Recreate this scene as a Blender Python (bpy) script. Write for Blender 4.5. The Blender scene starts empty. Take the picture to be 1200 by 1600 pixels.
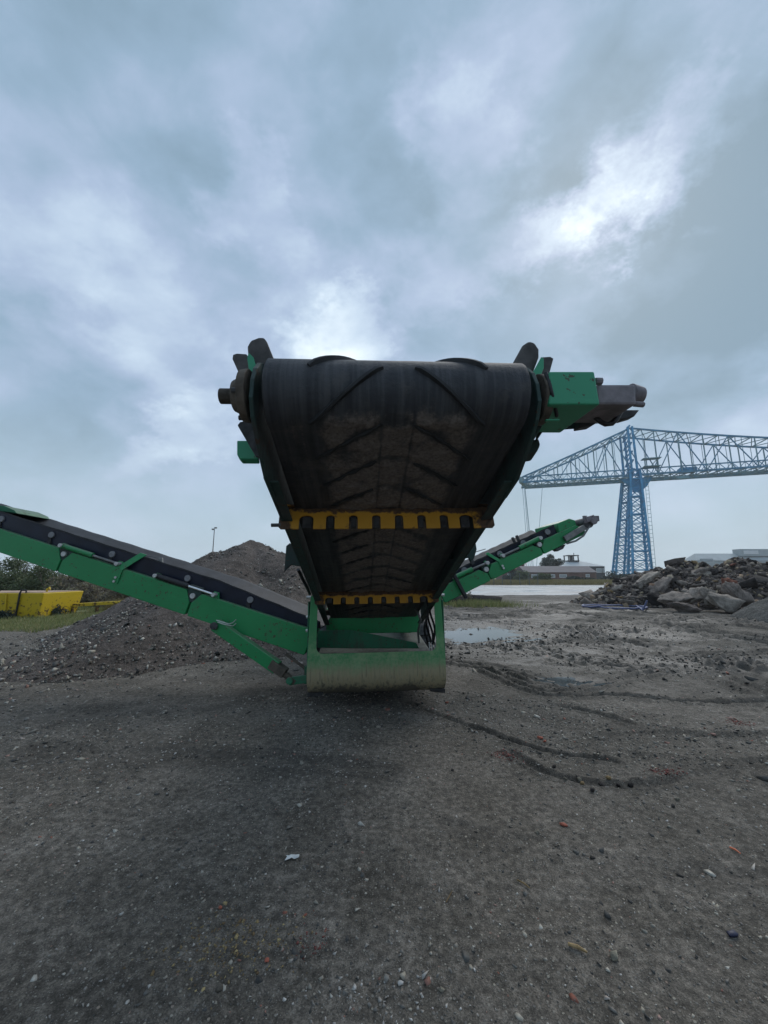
import bpy, bmesh, math, random
import numpy as np
from mathutils import Vector, Matrix
R = math.radians
random.seed(7); RNG = np.random.default_rng(7)
scn = bpy.context.scene
COL = scn.collection

# ------------------------------------------------------------------ camera
H_CAM = 1.5
PITCH = math.atan(100 / 600)
cp, sp = math.cos(PITCH), math.sin(PITCH)
cam = bpy.data.cameras.new('camera'); camo = bpy.data.objects.new('camera', cam); COL.objects.link(camo)
camo.location = (0, 0, H_CAM); camo.rotation_euler = (R(90) + PITCH, 0, 0)
cam.sensor_fit = 'HORIZONTAL'; cam.sensor_width = 36; cam.lens = 18
cam.clip_start = 0.05; cam.clip_end = 6000
scn.camera = camo

# ------------------------------------------------------------------ world
SUN_AZ, SUN_EL = R(32), R(43)
world = bpy.data.worlds.new('World'); scn.world = world; world.use_nodes = True
wn = world.node_tree; wn.nodes.clear()
def WN(t, **k):
    n = wn.nodes.new(t)
    for a, b in k.items():
        if a[0] == 'i' and a[1:].isdigit(): n.inputs[int(a[1:])].default_value = b
        else: setattr(n, a, b)
    return n
def wl(a, b): wn.links.new(a, b)
out = WN('ShaderNodeOutputWorld'); bg = WN('ShaderNodeBackground'); bg.inputs[1].default_value = 0.1
wl(bg.outputs[0], out.inputs[0])
sky = WN('ShaderNodeTexSky', sky_type='NISHITA'); sky.sun_disc = False
sky.sun_elevation = SUN_EL; sky.sun_rotation = SUN_AZ; sky.air_density = 1.2; sky.dust_density = 2.0
tc = WN('ShaderNodeTexCoord'); sep = WN('ShaderNodeSeparateXYZ'); wl(tc.outputs['Generated'], sep.inputs[0])
zc = WN('ShaderNodeMath', operation='MAXIMUM', i1=0.0); wl(sep.outputs[2], zc.inputs[0])
za = WN('ShaderNodeMath', operation='ADD', i1=0.55); wl(zc.outputs[0], za.inputs[0])
dx = WN('ShaderNodeMath', operation='DIVIDE'); wl(sep.outputs[0], dx.inputs[0]); wl(za.outputs[0], dx.inputs[1])
dy = WN('ShaderNodeMath', operation='DIVIDE'); wl(sep.outputs[1], dy.inputs[0]); wl(za.outputs[0], dy.inputs[1])
cmb = WN('ShaderNodeCombineXYZ'); wl(dx.outputs[0], cmb.inputs[0]); wl(dy.outputs[0], cmb.inputs[1])
def pdir(u, v):
    x, y = (u - 600) / 600, -(v - 800) / 600
    return Vector((x, cp - y * sp, sp + y * cp)).normalized()
mp = WN('ShaderNodeMapping'); wl(tc.outputs['Generated'], mp.inputs[0])
mp.inputs['Location'].default_value = (3.1, 1.7, 0.4); mp.inputs['Rotation'].default_value = (0, R(20), 0); mp.inputs['Scale'].default_value = (0.85, 1.0, 1.3)
def wnoise(scale, detail, rough, dist=0.0, vec=None, col=False):
    n = WN('ShaderNodeTexNoise'); n.inputs['Scale'].default_value = scale; n.inputs['Detail'].default_value = detail; n.inputs['Roughness'].default_value = rough; n.inputs['Distortion'].default_value = dist
    wl(vec or mp.outputs[0], n.inputs['Vector']); return n.outputs[1 if col else 0]
def wm(op, a, b=0.0, c=0.0):
    n = WN('ShaderNodeMath', operation=op)
    for sk, v in zip(n.inputs, (a, b, c)):
        if isinstance(v, (int, float)): sk.default_value = v
        else: wl(v, sk)
    return n.outputs[0]
def cramp(fac, stops):
    r = WN('ShaderNodeValToRGB'); wl(fac, r.inputs[0]); e = r.color_ramp.elements
    while len(e) < len(stops): e.new(0.5)
    for x, (p, c) in zip(e, stops): x.position = p; x.color = (*c, 1)
    return r
nA = wnoise(3.2, 8, 0.53, 0.25); nB = wnoise(1.5, 3, 0.5, 0.3); nC = wnoise(8.0, 7, 0.55, 0.3)
fac = wm('MULTIPLY_ADD', nA, 0.5, wm('MULTIPLY_ADD', nB, 0.38, wm('MULTIPLY', nC, 0.22)))   # mean about 0.55
# thicker and thinner stretches of the cloud sheet; the thinnest lies in front of the sun
warp = WN('ShaderNodeVectorMath', operation='MULTIPLY_ADD'); wl(wnoise(6.5, 7, 0.66, 0.0, None, True), warp.inputs[0]); warp.inputs[1].default_value = (0.34, 0.34, 0.34)
wofs = WN('ShaderNodeVectorMath', operation='ADD'); wl(tc.outputs['Generated'], wofs.inputs[0]); wofs.inputs[1].default_value = (-0.17, -0.17, -0.17); wl(wofs.outputs[0], warp.inputs[2])
wnrm = WN('ShaderNodeVectorMath', operation='NORMALIZE'); wl(warp.outputs[0], wnrm.inputs[0])
def lobe(u, v, deg, amp):
    d = WN('ShaderNodeVectorMath', operation='DOT_PRODUCT'); wl(wnrm.outputs[0], d.inputs[0]); d.inputs[1].default_value = pdir(u, v)
    r = WN('ShaderNodeMapRange', interpolation_type='SMOOTHSTEP'); wl(d.outputs['Value'], r.inputs[0])
    r.inputs[1].default_value = math.cos(R(deg)); r.inputs[2].default_value = 1.0; r.inputs[3].default_value = 0; r.inputs[4].default_value = amp
    return r.outputs[0]
for a in ((820, 385, 6, 0.07), (870, 375, 6, 0.09), (925, 345, 6, 0.09), (975, 310, 6, 0.1), (1015, 265, 7, 0.1), (1060, 215, 8, 0.05), (545, 525, 9, 0.13), (400, 325, 7, 0.08), (730, 170, 9, 0.06), (720, 250, 8, 0.06), (700, 420, 8, 0.07), (300, 670, 6, 0.08), (245, 715, 5, 0.07), (130, 440, 12, 0.05), (500, 470, 9, 0.04),
          (1130, 440, 15, -0.11), (1050, 560, 12, -0.06), (60, 600, 14, -0.1), (230, 570, 12, -0.07), (860, 510, 12, -0.07), (720, 30, 16, -0.06), (560, 190, 11, -0.03), (180, 180, 20, -0.05), (330, 760, 12, -0.06), (1180, 230, 9, -0.05), (880, 200, 9, -0.04)):
    fac = wm('ADD', fac, lobe(*a))
# cloud radiance (x10, since the background strength is 0.1)
cl = cramp(fac, [(0.40, (1.25, 1.9, 2.45)), (0.51, (1.7, 2.45, 3.25)), (0.60, (2.35, 2.98, 4.0)), (0.70, (3.35, 4.1, 4.95)), (0.82, (5.5, 6.2, 6.5))])
mx = WN('ShaderNodeMix', data_type='RGBA'); mx.inputs[0].default_value = 0.0; wl(cl.outputs[0], mx.inputs[6])
# paler towards the horizon, where one looks through more cloud and damp air
hz = WN('ShaderNodeMapRange', interpolation_type='SMOOTHSTEP'); wl(sep.outputs[2], hz.inputs[0]); hz.inputs[1].default_value = 0.0; hz.inputs[2].default_value = 0.4; hz.inputs[3].default_value = 0.5; hz.inputs[4].default_value = 0.0
hm = WN('ShaderNodeMix', data_type='RGBA'); wl(hz.outputs[0], hm.inputs[0]); wl(mx.outputs[2], hm.inputs[6]); hm.inputs[7].default_value = (3.9, 4.75, 5.2, 1)
fm = WN('ShaderNodeMix', data_type='RGBA'); fm.inputs[0].default_value = 0.97; wl(sky.outputs[0], fm.inputs[6]); wl(hm.outputs[2], fm.inputs[7])
wl(fm.outputs[2], bg.inputs[0])

# ------------------------------------------------------------------ sun through cloud, exposure
sl = bpy.data.lights.new('sun', 'SUN'); so = bpy.data.objects.new('sun', sl); COL.objects.link(so)
sl.energy = 0.95; sl.angle = R(50); sl.color = (1, 0.96, 0.9)
sdv = Vector((math.sin(SUN_AZ) * math.cos(SUN_EL), math.cos(SUN_AZ) * math.cos(SUN_EL), math.sin(SUN_EL)))
so.rotation_euler = sdv.to_track_quat('Z', 'Y').to_euler(); so.location = (20, 30, 40)
scn.cycles.volume_bounces = 2
scn.view_settings.view_transform = 'Standard'; scn.view_settings.look = 'None'
scn.view_settings.exposure = 0.88; scn.view_settings.gamma = 1; scn.view_settings.use_curve_mapping = False

# ------------------------------------------------------------------ surveying helpers: sight lines from the camera station to points in the place
def P(u, v, Y):
    x, y = (u - 600) / 600, -(v - 800) / 600
    dY, dZ = cp - y * sp, sp + y * cp
    t = Y / dY
    return Vector((x * t, Y, H_CAM + dZ * t))
def G(u, v, Z=0):
    x, y = (u - 600) / 600, -(v - 800) / 600
    dY, dZ = cp - y * sp, sp + y * cp
    t = (Z - H_CAM) / dZ
    return x * t, dY * t

# ------------------------------------------------------------------ noise
_perm = np.random.default_rng(3).permutation(512); _perm = np.concatenate([_perm, _perm, _perm])
_ga = np.random.default_rng(4).uniform(0, 2 * np.pi, 512); _gx, _gy = np.cos(_ga), np.sin(_ga)
def pn(x, y):
    x = np.asarray(x, float); y = np.asarray(y, float)
    xi = np.floor(x).astype(int); yi = np.floor(y).astype(int); xf = x - xi; yf = y - yi
    xi &= 511; yi &= 511
    def g(a, b, dx, dy):
        h = _perm[_perm[a & 511] + (b & 511)]
        return _gx[h] * dx + _gy[h] * dy
    u = xf * xf * xf * (xf * (xf * 6 - 15) + 10); w = yf * yf * yf * (yf * (yf * 6 - 15) + 10)
    a = g(xi, yi, xf, yf); b = g(xi + 1, yi, xf - 1, yf); c = g(xi, yi + 1, xf, yf - 1); d = g(xi + 1, yi + 1, xf - 1, yf - 1)
    return (a + u * (b - a)) * (1 - w) + (c + u * (d - c)) * w
def fbm(x, y, o=4, r=0.5):
    s = 0; a = 1
    for i in range(o):
        s = s + a * pn(x * 2 ** i + 17.3 * i, y * 2 ** i - 9.1 * i); a *= r
    return s
def sstep(a, b, x):
    t = np.clip((x - a) / (b - a), 0, 1); return t * t * (3 - 2 * t)

# ------------------------------------------------------------------ materials
def new_mat(name):
    m = bpy.data.materials.new(name); m.use_nodes = True
    nt = m.node_tree; b = nt.nodes['Principled BSDF']
    return m, nt, b
class NT:
    def __init__(s, nt): s.nt = nt
    def n(s, t, **k):
        n = s.nt.nodes.new(t)
        for a, b in k.items(): setattr(n, a, b)
        return n
    def l(s, a, b): s.nt.links.new(a, b)
    def coord(s, kind='Object'):
        return s.n('ShaderNodeTexCoord').outputs[kind]
    def noise(s, vec, scale, detail=4, rough=0.55, dist=0.0):
        n = s.n('ShaderNodeTexNoise'); n.inputs['Scale'].default_value = scale; n.inputs['Detail'].default_value = detail
        n.inputs['Roughness'].default_value = rough; n.inputs['Distortion'].default_value = dist
        if vec is not None: s.l(vec, n.inputs['Vector'])
        return n.outputs[0]
    def vor(s, vec, scale, feature='F1', rnd=1.0):
        n = s.n('ShaderNodeTexVoronoi', feature=feature); n.inputs['Scale'].default_value = scale; n.inputs['Randomness'].default_value = rnd
        if vec is not None: s.l(vec, n.inputs['Vector'])
        return n
    def ramp(s, fac, stops, interp='LINEAR'):
        r = s.n('ShaderNodeValToRGB'); s.l(fac, r.inputs[0]); e = r.color_ramp.elements; r.color_ramp.interpolation = interp
        while len(e) < len(stops): e.new(0.5)
        for x, (p, c) in zip(e, stops):
            x.position = p; x.color = (*c, 1) if isinstance(c, tuple) else (c, c, c, 1)
        return r.outputs[0]
    def mix(s, fac, a, b, mode='MIX'):
        n = s.n('ShaderNodeMix', data_type='RGBA', blend_type=mode)
        for sock, v in ((n.inputs[0], fac), (n.inputs[6], a), (n.inputs[7], b)):
            if isinstance(v, (int, float)): sock.default_value = v
            elif isinstance(v, tuple): sock.default_value = (*v, 1)
            else: s.l(v, sock)
        return n.outputs[2]
    def math(s, op, a, b=0.0, c=0.0):
        n = s.n('ShaderNodeMath', operation=op)
        for sock, v in zip(n.inputs, (a, b, c)):
            if isinstance(v, (int, float)): sock.default_value = v
            else: s.l(v, sock)
        return n.outputs[0]
    def mapr(s, x, a, b, c=0.0, d=1.0):
        n = s.n('ShaderNodeMapRange', interpolation_type='SMOOTHSTEP'); s.l(x, n.inputs[0])
        for i, v in enumerate((a, b, c, d)): n.inputs[i + 1].default_value = v
        return n.outputs[0]
    def bump(s, h, strength, dist=0.01, prev=None):
        n = s.n('ShaderNodeBump'); n.inputs['Strength'].default_value = strength; n.inputs['Distance'].default_value = dist
        s.l(h, n.inputs['Height'])
        if prev is not None: s.l(prev, n.inputs['Normal'])
        return n.outputs[0]
    def scale(s, vec, v):
        n = s.n('ShaderNodeMapping'); s.l(vec, n.inputs[0]); n.inputs['Scale'].default_value = v; return n.outputs[0]
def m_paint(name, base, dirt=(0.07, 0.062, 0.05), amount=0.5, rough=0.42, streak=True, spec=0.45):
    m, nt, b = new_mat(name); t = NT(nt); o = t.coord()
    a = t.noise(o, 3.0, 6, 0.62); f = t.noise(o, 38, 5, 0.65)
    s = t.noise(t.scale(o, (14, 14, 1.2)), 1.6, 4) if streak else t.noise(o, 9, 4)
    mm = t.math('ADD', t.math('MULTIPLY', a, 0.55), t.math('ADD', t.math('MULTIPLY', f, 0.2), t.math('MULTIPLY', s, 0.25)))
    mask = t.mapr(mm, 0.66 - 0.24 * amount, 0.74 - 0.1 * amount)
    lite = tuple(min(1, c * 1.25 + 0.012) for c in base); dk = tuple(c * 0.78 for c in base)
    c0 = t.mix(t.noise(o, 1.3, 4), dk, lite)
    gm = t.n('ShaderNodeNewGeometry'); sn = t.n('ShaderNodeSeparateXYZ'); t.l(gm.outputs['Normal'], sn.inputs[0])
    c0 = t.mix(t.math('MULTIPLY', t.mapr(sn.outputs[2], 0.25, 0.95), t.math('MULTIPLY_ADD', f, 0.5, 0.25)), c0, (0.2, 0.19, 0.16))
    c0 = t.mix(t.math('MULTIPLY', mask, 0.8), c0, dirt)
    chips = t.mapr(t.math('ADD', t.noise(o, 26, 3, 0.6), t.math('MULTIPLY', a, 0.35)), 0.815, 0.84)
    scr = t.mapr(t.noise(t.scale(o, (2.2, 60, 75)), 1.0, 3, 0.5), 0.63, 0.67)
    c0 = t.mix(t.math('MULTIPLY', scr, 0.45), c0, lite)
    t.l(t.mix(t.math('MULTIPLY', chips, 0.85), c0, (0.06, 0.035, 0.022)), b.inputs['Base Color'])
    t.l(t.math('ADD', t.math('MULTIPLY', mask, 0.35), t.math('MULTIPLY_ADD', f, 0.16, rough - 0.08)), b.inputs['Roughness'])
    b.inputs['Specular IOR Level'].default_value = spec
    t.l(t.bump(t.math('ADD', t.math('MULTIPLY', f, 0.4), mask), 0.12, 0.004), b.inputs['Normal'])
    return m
def m_plain(name, col, rough=0.7, var=0.25, scale=8, metal=0.0, bump=0.15, bscale=60, bdist=0.004, spec=0.4):
    m, nt, b = new_mat(name); t = NT(nt); o = t.coord()
    a = t.noise(o, scale, 6, 0.6)
    t.l(t.mix(t.mapr(a, 0.3, 0.7), tuple(c * (1 - var) for c in col), tuple(min(1, c * (1 + var)) for c in col)), b.inputs['Base Color'])
    b.inputs['Metallic'].default_value = metal; b.inputs['Specular IOR Level'].default_value = spec
    f = t.noise(o, bscale, 5, 0.6)
    t.l(t.math('MULTIPLY_ADD', f, 0.2, rough - 0.1), b.inputs['Roughness'])
    if bump: t.l(t.bump(f, bump, bdist), b.inputs['Normal'])
    return m
def m_island(name, stops, rough=0.85, scale=25, bump=0.4, bdist=0.01, trans=0.0, var=0.35):
    m, nt, b = new_mat(name); t = NT(nt)
    g = t.n('ShaderNodeNewGeometry'); r = t.ramp(g.outputs['Random Per Island'], stops)
    f = t.noise(t.coord(), scale, 5, 0.6)
    t.l(t.mix(1.0, r, t.ramp(f, [(0.25, 1 - var), (0.75, 1 + var * 0.6)]), 'MULTIPLY'), b.inputs['Base Color'])
    b.inputs['Roughness'].default_value = rough; b.inputs['Specular IOR Level'].default_value = 0.3
    if bump: t.l(t.bump(f, bump, bdist), b.inputs['Normal'])
    if trans:
        tr = t.n('ShaderNodeBsdfTranslucent'); t.l(r, tr.inputs[0]); ms = t.n('ShaderNodeMixShader'); ms.inputs[0].default_value = trans
        t.l(b.outputs[0], ms.inputs[1]); t.l(tr.outputs[0], ms.inputs[2]); t.l(ms.outputs[0], nt.nodes['Material Output'].inputs[0])
    return m
GREEN = (0.008, 0.22, 0.066)
M = {}
M['green'] = m_paint('green_paint', GREEN, dirt=(0.1, 0.13, 0.085), amount=0.5, rough=0.42)
M['green_dirty'] = m_paint('green_paint_dirty', (0.012, 0.15, 0.07), dirt=(0.085, 0.085, 0.07), amount=0.95, rough=0.6)
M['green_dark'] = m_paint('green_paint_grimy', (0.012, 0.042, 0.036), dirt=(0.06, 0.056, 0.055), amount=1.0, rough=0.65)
M['green_pale'] = m_paint('green_paint_faded', (0.03, 0.27, 0.14), dirt=(0.16, 0.17, 0.14), amount=0.35, rough=0.5)
M['steel'] = m_plain('grey_steel', (0.18, 0.18, 0.175), 0.45, 0.3, 12, 0.5)
M['chrome'] = m_plain('polished_rod', (0.7, 0.7, 0.7), 0.2, 0.05, 12, 1.0, 0.02)
M['bolt'] = m_plain('bolt_zinc', (0.5, 0.5, 0.49), 0.4, 0.15, 30, 0.4)
M['black'] = m_plain('black_rubber', (0.02, 0.021, 0.023), 0.6, 0.35, 9, 0, 0.2)
M['hose'] = m_plain('hose_rubber', (0.018, 0.018, 0.02), 0.42, 0.3, 30, 0, 0.3, 120)
M['iron'] = m_plain('dark_iron', (0.055, 0.055, 0.057), 0.6, 0.45, 14, 0.25, 0.3)
M['motor'] = m_plain('motor_grey', (0.19, 0.17, 0.18), 0.62, 0.3, 12, 0.1, 0.3)
M['muddy'] = m_plain('muddy_iron', (0.085, 0.07, 0.055), 0.85, 0.5, 10, 0, 0.6, 45, 0.01)
M['earplate'] = m_plain('worn_skirt_plate', (0.07, 0.066, 0.064), 0.7, 0.55, 7, 0.0, 0.4)

def m_belt():
    m, nt, b = new_mat('muddy_belt_rubber'); t = NT(nt); o = t.coord()
    at = t.n('ShaderNodeAttribute', attribute_name='mud'); mud = at.outputs['Fac']
    f = t.noise(o, 55, 7, 0.7); g = t.noise(o, 7, 6, 0.65); st = t.noise(t.scale(o, (30, 1.5, 1.5)), 1.2, 4)
    mm = t.mapr(t.math('ADD', mud, t.math('ADD', t.math('MULTIPLY_ADD', f, 0.6, -0.3), t.math('MULTIPLY_ADD', g, 0.7, -0.35))), 0.25, 0.85)
    mudc = t.ramp(f, [(0.32, (0.075, 0.065, 0.06)), (0.5, (0.14, 0.12, 0.108)), (0.68, (0.2, 0.172, 0.156))])
    rub = t.mix(t.mapr(st, 0.35, 0.75), (0.024, 0.026, 0.031), (0.062, 0.064, 0.069))
    rub = t.mix(t.mapr(g, 0.5, 0.75), rub, (0.065, 0.062, 0.06))
    t.l(t.mix(mm, rub, mudc), b.inputs['Base Color'])
    t.l(t.math('MULTIPLY_ADD', mm, 0.35, 0.55), b.inputs['Roughness']); b.inputs['Specular IOR Level'].default_value = 0.35
    h = t.math('ADD', t.math('MULTIPLY', f, 0.7), t.math('MULTIPLY', st, 0.3))
    t.l(t.bump(h, 0.5, 0.012), b.inputs['Normal']); return m
M['belt'] = m_belt()
def m_yellow(name, rust=0.5, col=(0.6, 0.29, 0.02)):
    m, nt, b = new_mat(name); t = NT(nt); o = t.coord()
    a = t.noise(o, 7, 6, 0.7); f = t.noise(o, 40, 5)
    at = t.n('ShaderNodeAttribute', attribute_name='rust'); 
    mk = t.mapr(t.math('ADD', t.math('MULTIPLY', at.outputs['Fac'], 0.42), t.math('MULTIPLY_ADD', f, 0.15, a)), 0.68, 0.8)
    rc = t.ramp(f, [(0.3, (0.03, 0.018, 0.012)), (0.7, (0.13, 0.07, 0.035))])
    t.l(t.mix(mk, t.mix(a, tuple(c * .7 for c in col), col), rc), b.inputs['Base Color'])
    t.l(t.math('MULTIPLY_ADD', mk, 0.35, 0.5), b.inputs['Roughness'])
    t.l(t.bump(t.math('ADD', mk, f), 0.25, 0.004), b.inputs['Normal']); return m
M['yellow'] = m_yellow('yellow_paint_rusting')
def m_tail():
    m, nt, b = new_mat('green_guard_scuffed_to_rust'); t = NT(nt); o = t.coord()
    s = t.n('ShaderNodeSeparateXYZ'); t.l(o, s.inputs[0])
    a = t.noise(o, 3.5, 6, 0.65); f = t.noise(o, 30, 6, 0.7); st = t.noise(t.scale(o, (26, 26, 1.1)), 1.5, 5)
    hgt = t.math('ADD', s.outputs[2], t.math('MULTIPLY_ADD', a, 0.34, -0.17))
    hgt = t.math('ADD', hgt, t.math('MULTIPLY_ADD', st, 0.2, -0.1))
    rust = t.mapr(hgt, 0.6, 0.4)
    mudm = t.mapr(hgt, 0.33, 0.22)
    dust = t.math('MULTIPLY', t.mapr(t.math('ADD', t.math('MULTIPLY', f, 0.45), t.math('MULTIPLY', a, 0.55)), 0.38, 0.62), t.mapr(s.outputs[2], 1.0, 0.62))
    green = t.mix(a, (0.022, 0.18, 0.06), (0.055, 0.29, 0.1))
    green = t.mix(t.math('MULTIPLY', dust, 0.6), green, (0.33, 0.37, 0.22))
    rc = t.ramp(st, [(0.3, (0.2, 0.155, 0.1)), (0.5, (0.34, 0.28, 0.18)), (0.72, (0.3, 0.215, 0.12))])
    c = t.mix(t.math('MULTIPLY', rust, 0.9), green, rc)
    c = t.mix(t.math('MULTIPLY', mudm, 0.85), c, (0.06, 0.055, 0.045))
    drip = t.math('MULTIPLY', t.mapr(t.noise(t.scale(o, (60, 60, 1.0)), 1.0, 3), 0.64, 0.72), t.mapr(t.math('ABSOLUTE', s.outputs[0]), 0.45, 0.7))
    c = t.mix(t.math('MULTIPLY', t.math('MULTIPLY', drip, rust), 0.8), c, (0.05, 0.03, 0.018))
    t.l(c, b.inputs['Base Color']); t.l(t.math('MULTIPLY_ADD', rust, 0.25, 0.5), b.inputs['Roughness'])
    t.l(t.bump(t.math('ADD', f, t.math('MULTIPLY', st, 0.5)), 0.25, 0.006), b.inputs['Normal']); return m
M['tail'] = m_tail()

def m_ground():
    m, nt, b = new_mat('dark_gritty_yard'); t = NT(nt); o = t.coord()
    wet = t.n('ShaderNodeAttribute', attribute_name='wet').outputs['Fac']
    soil = t.n('ShaderNodeAttribute', attribute_name='soil').outputs['Fac']
    big = t.noise(o, 0.42, 5, 0.55, 0.4); mid = t.noise(o, 2.6, 6, 0.62, 0.3); fin = t.noise(o, 24, 8, 0.78); gr = t.noise(o, 150, 4, 0.7)
    pat = t.noise(o, 8, 5, 0.65, 0.4); bm_ = t.math('ADD', t.math('MULTIPLY', big, 0.45), t.math('ADD', t.math('MULTIPLY', mid, 0.37), t.math('MULTIPLY', pat, 0.18)))
    c = t.ramp(bm_, [(0.34, (0.062, 0.054, 0.045)), (0.46, (0.107, 0.095, 0.079)), (0.55, (0.158, 0.141, 0.12)), (0.66, (0.23, 0.208, 0.178))])
    c = t.mix(1.0, c, t.ramp(fin, [(0.35, 0.42), (0.49, 0.9), (0.64, 1.75)]), 'MULTIPLY')
    c = t.mix(1.0, c, t.ramp(gr, [(0.34, 0.55), (0.66, 1.5)]), 'MULTIPLY')
    v1 = t.vor(o, 75); rv = t.n('ShaderNodeSeparateColor'); t.l(v1.outputs['Color'], rv.inputs[0])
    d1 = t.mapr(v1.outputs['Distance'], 0.5, 0.34)
    chip = t.math('MULTIPLY', t.math('GREATER_THAN', rv.outputs[0], 0.86), d1)
    c = t.mix(t.math('MULTIPLY', chip, 0.8), c, t.ramp(rv.outputs[1], [(0.0, (0.14, 0.135, 0.125)), (0.6, (0.24, 0.225, 0.2)), (0.9, (0.42, 0.39, 0.32)), (1.0, (0.24, 0.13, 0.1))]))
    v2 = t.vor(o, 190); rv2 = t.n('ShaderNodeSeparateColor'); t.l(v2.outputs['Color'], rv2.inputs[0])
    chip2 = t.math('MULTIPLY', t.math('GREATER_THAN', rv2.outputs[0], 0.93), t.mapr(v2.outputs['Distance'], 0.5, 0.3))
    c = t.mix(t.math('MULTIPLY', chip2, 0.75), c, (0.3, 0.29, 0.26))
    c = t.mix(t.math('MULTIPLY', soil, 0.75), c, t.mix(fin, (0.028, 0.026, 0.024), (0.06, 0.056, 0.05)))
    c = t.mix(t.math('MULTIPLY', wet, 0.65), c, t.mix(mid, (0.045, 0.04, 0.034), (0.1, 0.09, 0.078)))
    t.l(c, b.inputs['Base Color'])
    dry = t.mapr(t.math('ADD', t.math('MULTIPLY', wet, 0.5), t.math('MULTIPLY', mid, 0.4)), 0.3, 0.72, 0.9, 0.45)
    t.l(t.math('MULTIPLY_ADD', fin, 0.2, t.math('SUBTRACT', dry, 0.1)), b.inputs['Roughness']); b.inputs['Specular IOR Level'].default_value = 0.22
    h = t.math('ADD', t.math('MULTIPLY', fin, 0.6), t.math('ADD', t.math('MULTIPLY', gr, 0.25), t.math('MULTIPLY', t.math('ADD', chip, t.math('MULTIPLY', chip2, 0.5)), 0.4)))
    n0 = t.bump(h, 0.9, 0.022); t.l(t.bump(mid, 0.35, 0.05, n0), b.inputs['Normal']); return m
M['ground'] = m_ground()
def m_heap(name, stops, sc=14, chips=0.82):
    m, nt, b = new_mat(name); t = NT(nt); o = t.coord()
    big = t.noise(o, 0.8, 5, 0.6, 0.5); f = t.noise(o, sc, 7, 0.72); f2 = t.noise(o, sc * 4, 5, 0.7)
    c = t.mix(1.0, t.ramp(big, stops), t.ramp(f, [(0.28, 0.4), (0.5, 1.0), (0.74, 1.7)]), 'MULTIPLY')
    c = t.mix(1.0, c, t.ramp(f2, [(0.3, 0.6), (0.7, 1.45)]), 'MULTIPLY')
    v = t.vor(o, 22); rv = t.n('ShaderNodeSeparateColor'); t.l(v.outputs['Color'], rv.inputs[0])
    ch = t.math('MULTIPLY', t.math('GREATER_THAN', rv.outputs[0], chips), t.mapr(v.outputs['Distance'], 0.5, 0.3))
    c = t.mix(t.math('MULTIPLY', ch, 0.7), c, t.ramp(rv.outputs[1], [(0.0, (0.09, 0.085, 0.08)), (0.7, (0.19, 0.17, 0.15)), (1.0, (0.32, 0.3, 0.27))]))
    t.l(c, b.inputs['Base Color']); b.inputs['Roughness'].default_value = 0.92; b.inputs['Specular IOR Level'].default_value = 0.2
    t.l(t.bump(t.math('ADD', f, t.math('ADD', t.math('MULTIPLY', f2, 0.4), t.math('MULTIPLY', ch, 0.4))), 0.9, 0.06), b.inputs['Normal']); return m
M['gravel'] = m_heap('gravel_heap_soil', [(0.3, (0.07, 0.058, 0.051)), (0.5, (0.12, 0.1, 0.088)), (0.7, (0.165, 0.14, 0.125))])
M['rubble'] = m_heap('rubble_soil', [(0.3, (0.05, 0.041, 0.039)), (0.5, (0.105, 0.088, 0.08)), (0.7, (0.18, 0.155, 0.135))])
M['mound'] = m_heap('grey_soil', [(0.3, (0.06, 0.06, 0.058)), (0.5, (0.085, 0.085, 0.08)), (0.7, (0.12, 0.118, 0.11))], 14, 0.94)
M['chips'] = m_island('stone_chips', [(0.0, (0.05, 0.05, 0.048)), (0.35, (0.1, 0.098, 0.092)), (0.6, (0.2, 0.19, 0.17)), (0.8, (0.36, 0.33, 0.27)), (0.93, (0.5, 0.48, 0.43)), (1.0, (0.26, 0.09, 0.06))], 0.85, 60, 0.2, 0.003)
M['chips_light'] = m_island('pale_stone_chips', [(0.0, (0.13, 0.12, 0.11)), (0.4, (0.25, 0.235, 0.21)), (0.75, (0.42, 0.4, 0.37)), (1.0, (0.6, 0.58, 0.55))], 0.85, 60, 0.2, 0.003)
M['clods'] = m_island('dark_mud_clods', [(0.0, (0.028, 0.027, 0.025)), (0.7, (0.06, 0.058, 0.054)), (1.0, (0.1, 0.096, 0.09))], 0.9, 60, 0.3, 0.004)
M['debris'] = m_island('rubble_debris', [(0.0, (0.028, 0.024, 0.023)), (0.35, (0.07, 0.058, 0.053)), (0.65, (0.15, 0.125, 0.11)), (0.85, (0.27, 0.23, 0.19)), (0.94, (0.36, 0.3, 0.2)), (1.0, (0.22, 0.13, 0.09))], 0.9, 25, 0.4, 0.01)
def m_concrete(name, col, var=0.4):
    m, nt, b = new_mat(name); t = NT(nt); o = t.coord()
    ri = t.n('ShaderNodeObjectInfo').outputs['Random']
    a = t.noise(o, 2.2, 7, 0.68); f = t.noise(o, 22, 6, 0.7)
    c = t.mix(t.mapr(a, 0.33, 0.68), tuple(x * (1 - var) for x in col), tuple(x * (1 + var) for x in col))
    c = t.mix(1.0, c, t.ramp(f, [(0.25, 0.5), (0.55, 1.0), (0.8, 1.25)]), 'MULTIPLY')
    c = t.mix(1.0, c, t.ramp(ri, [(0, (0.55, 0.51, 0.5)), (0.5, (0.92, 0.87, 0.82)), (1, (1.2, 1.16, 1.08))]), 'MULTIPLY')
    t.l(c, b.inputs['Base Color']); b.inputs['Roughness'].default_value = 0.9; b.inputs['Specular IOR Level'].default_value = 0.25
    t.l(t.bump(t.math('ADD', t.math('MULTIPLY', f, 0.5), a), 0.8, 0.05), b.inputs['Normal']); return m
M['concrete'] = m_concrete('broken_concrete', (0.25, 0.225, 0.205))
M['brick'] = m_concrete('broken_brick', (0.2, 0.085, 0.06))
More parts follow.
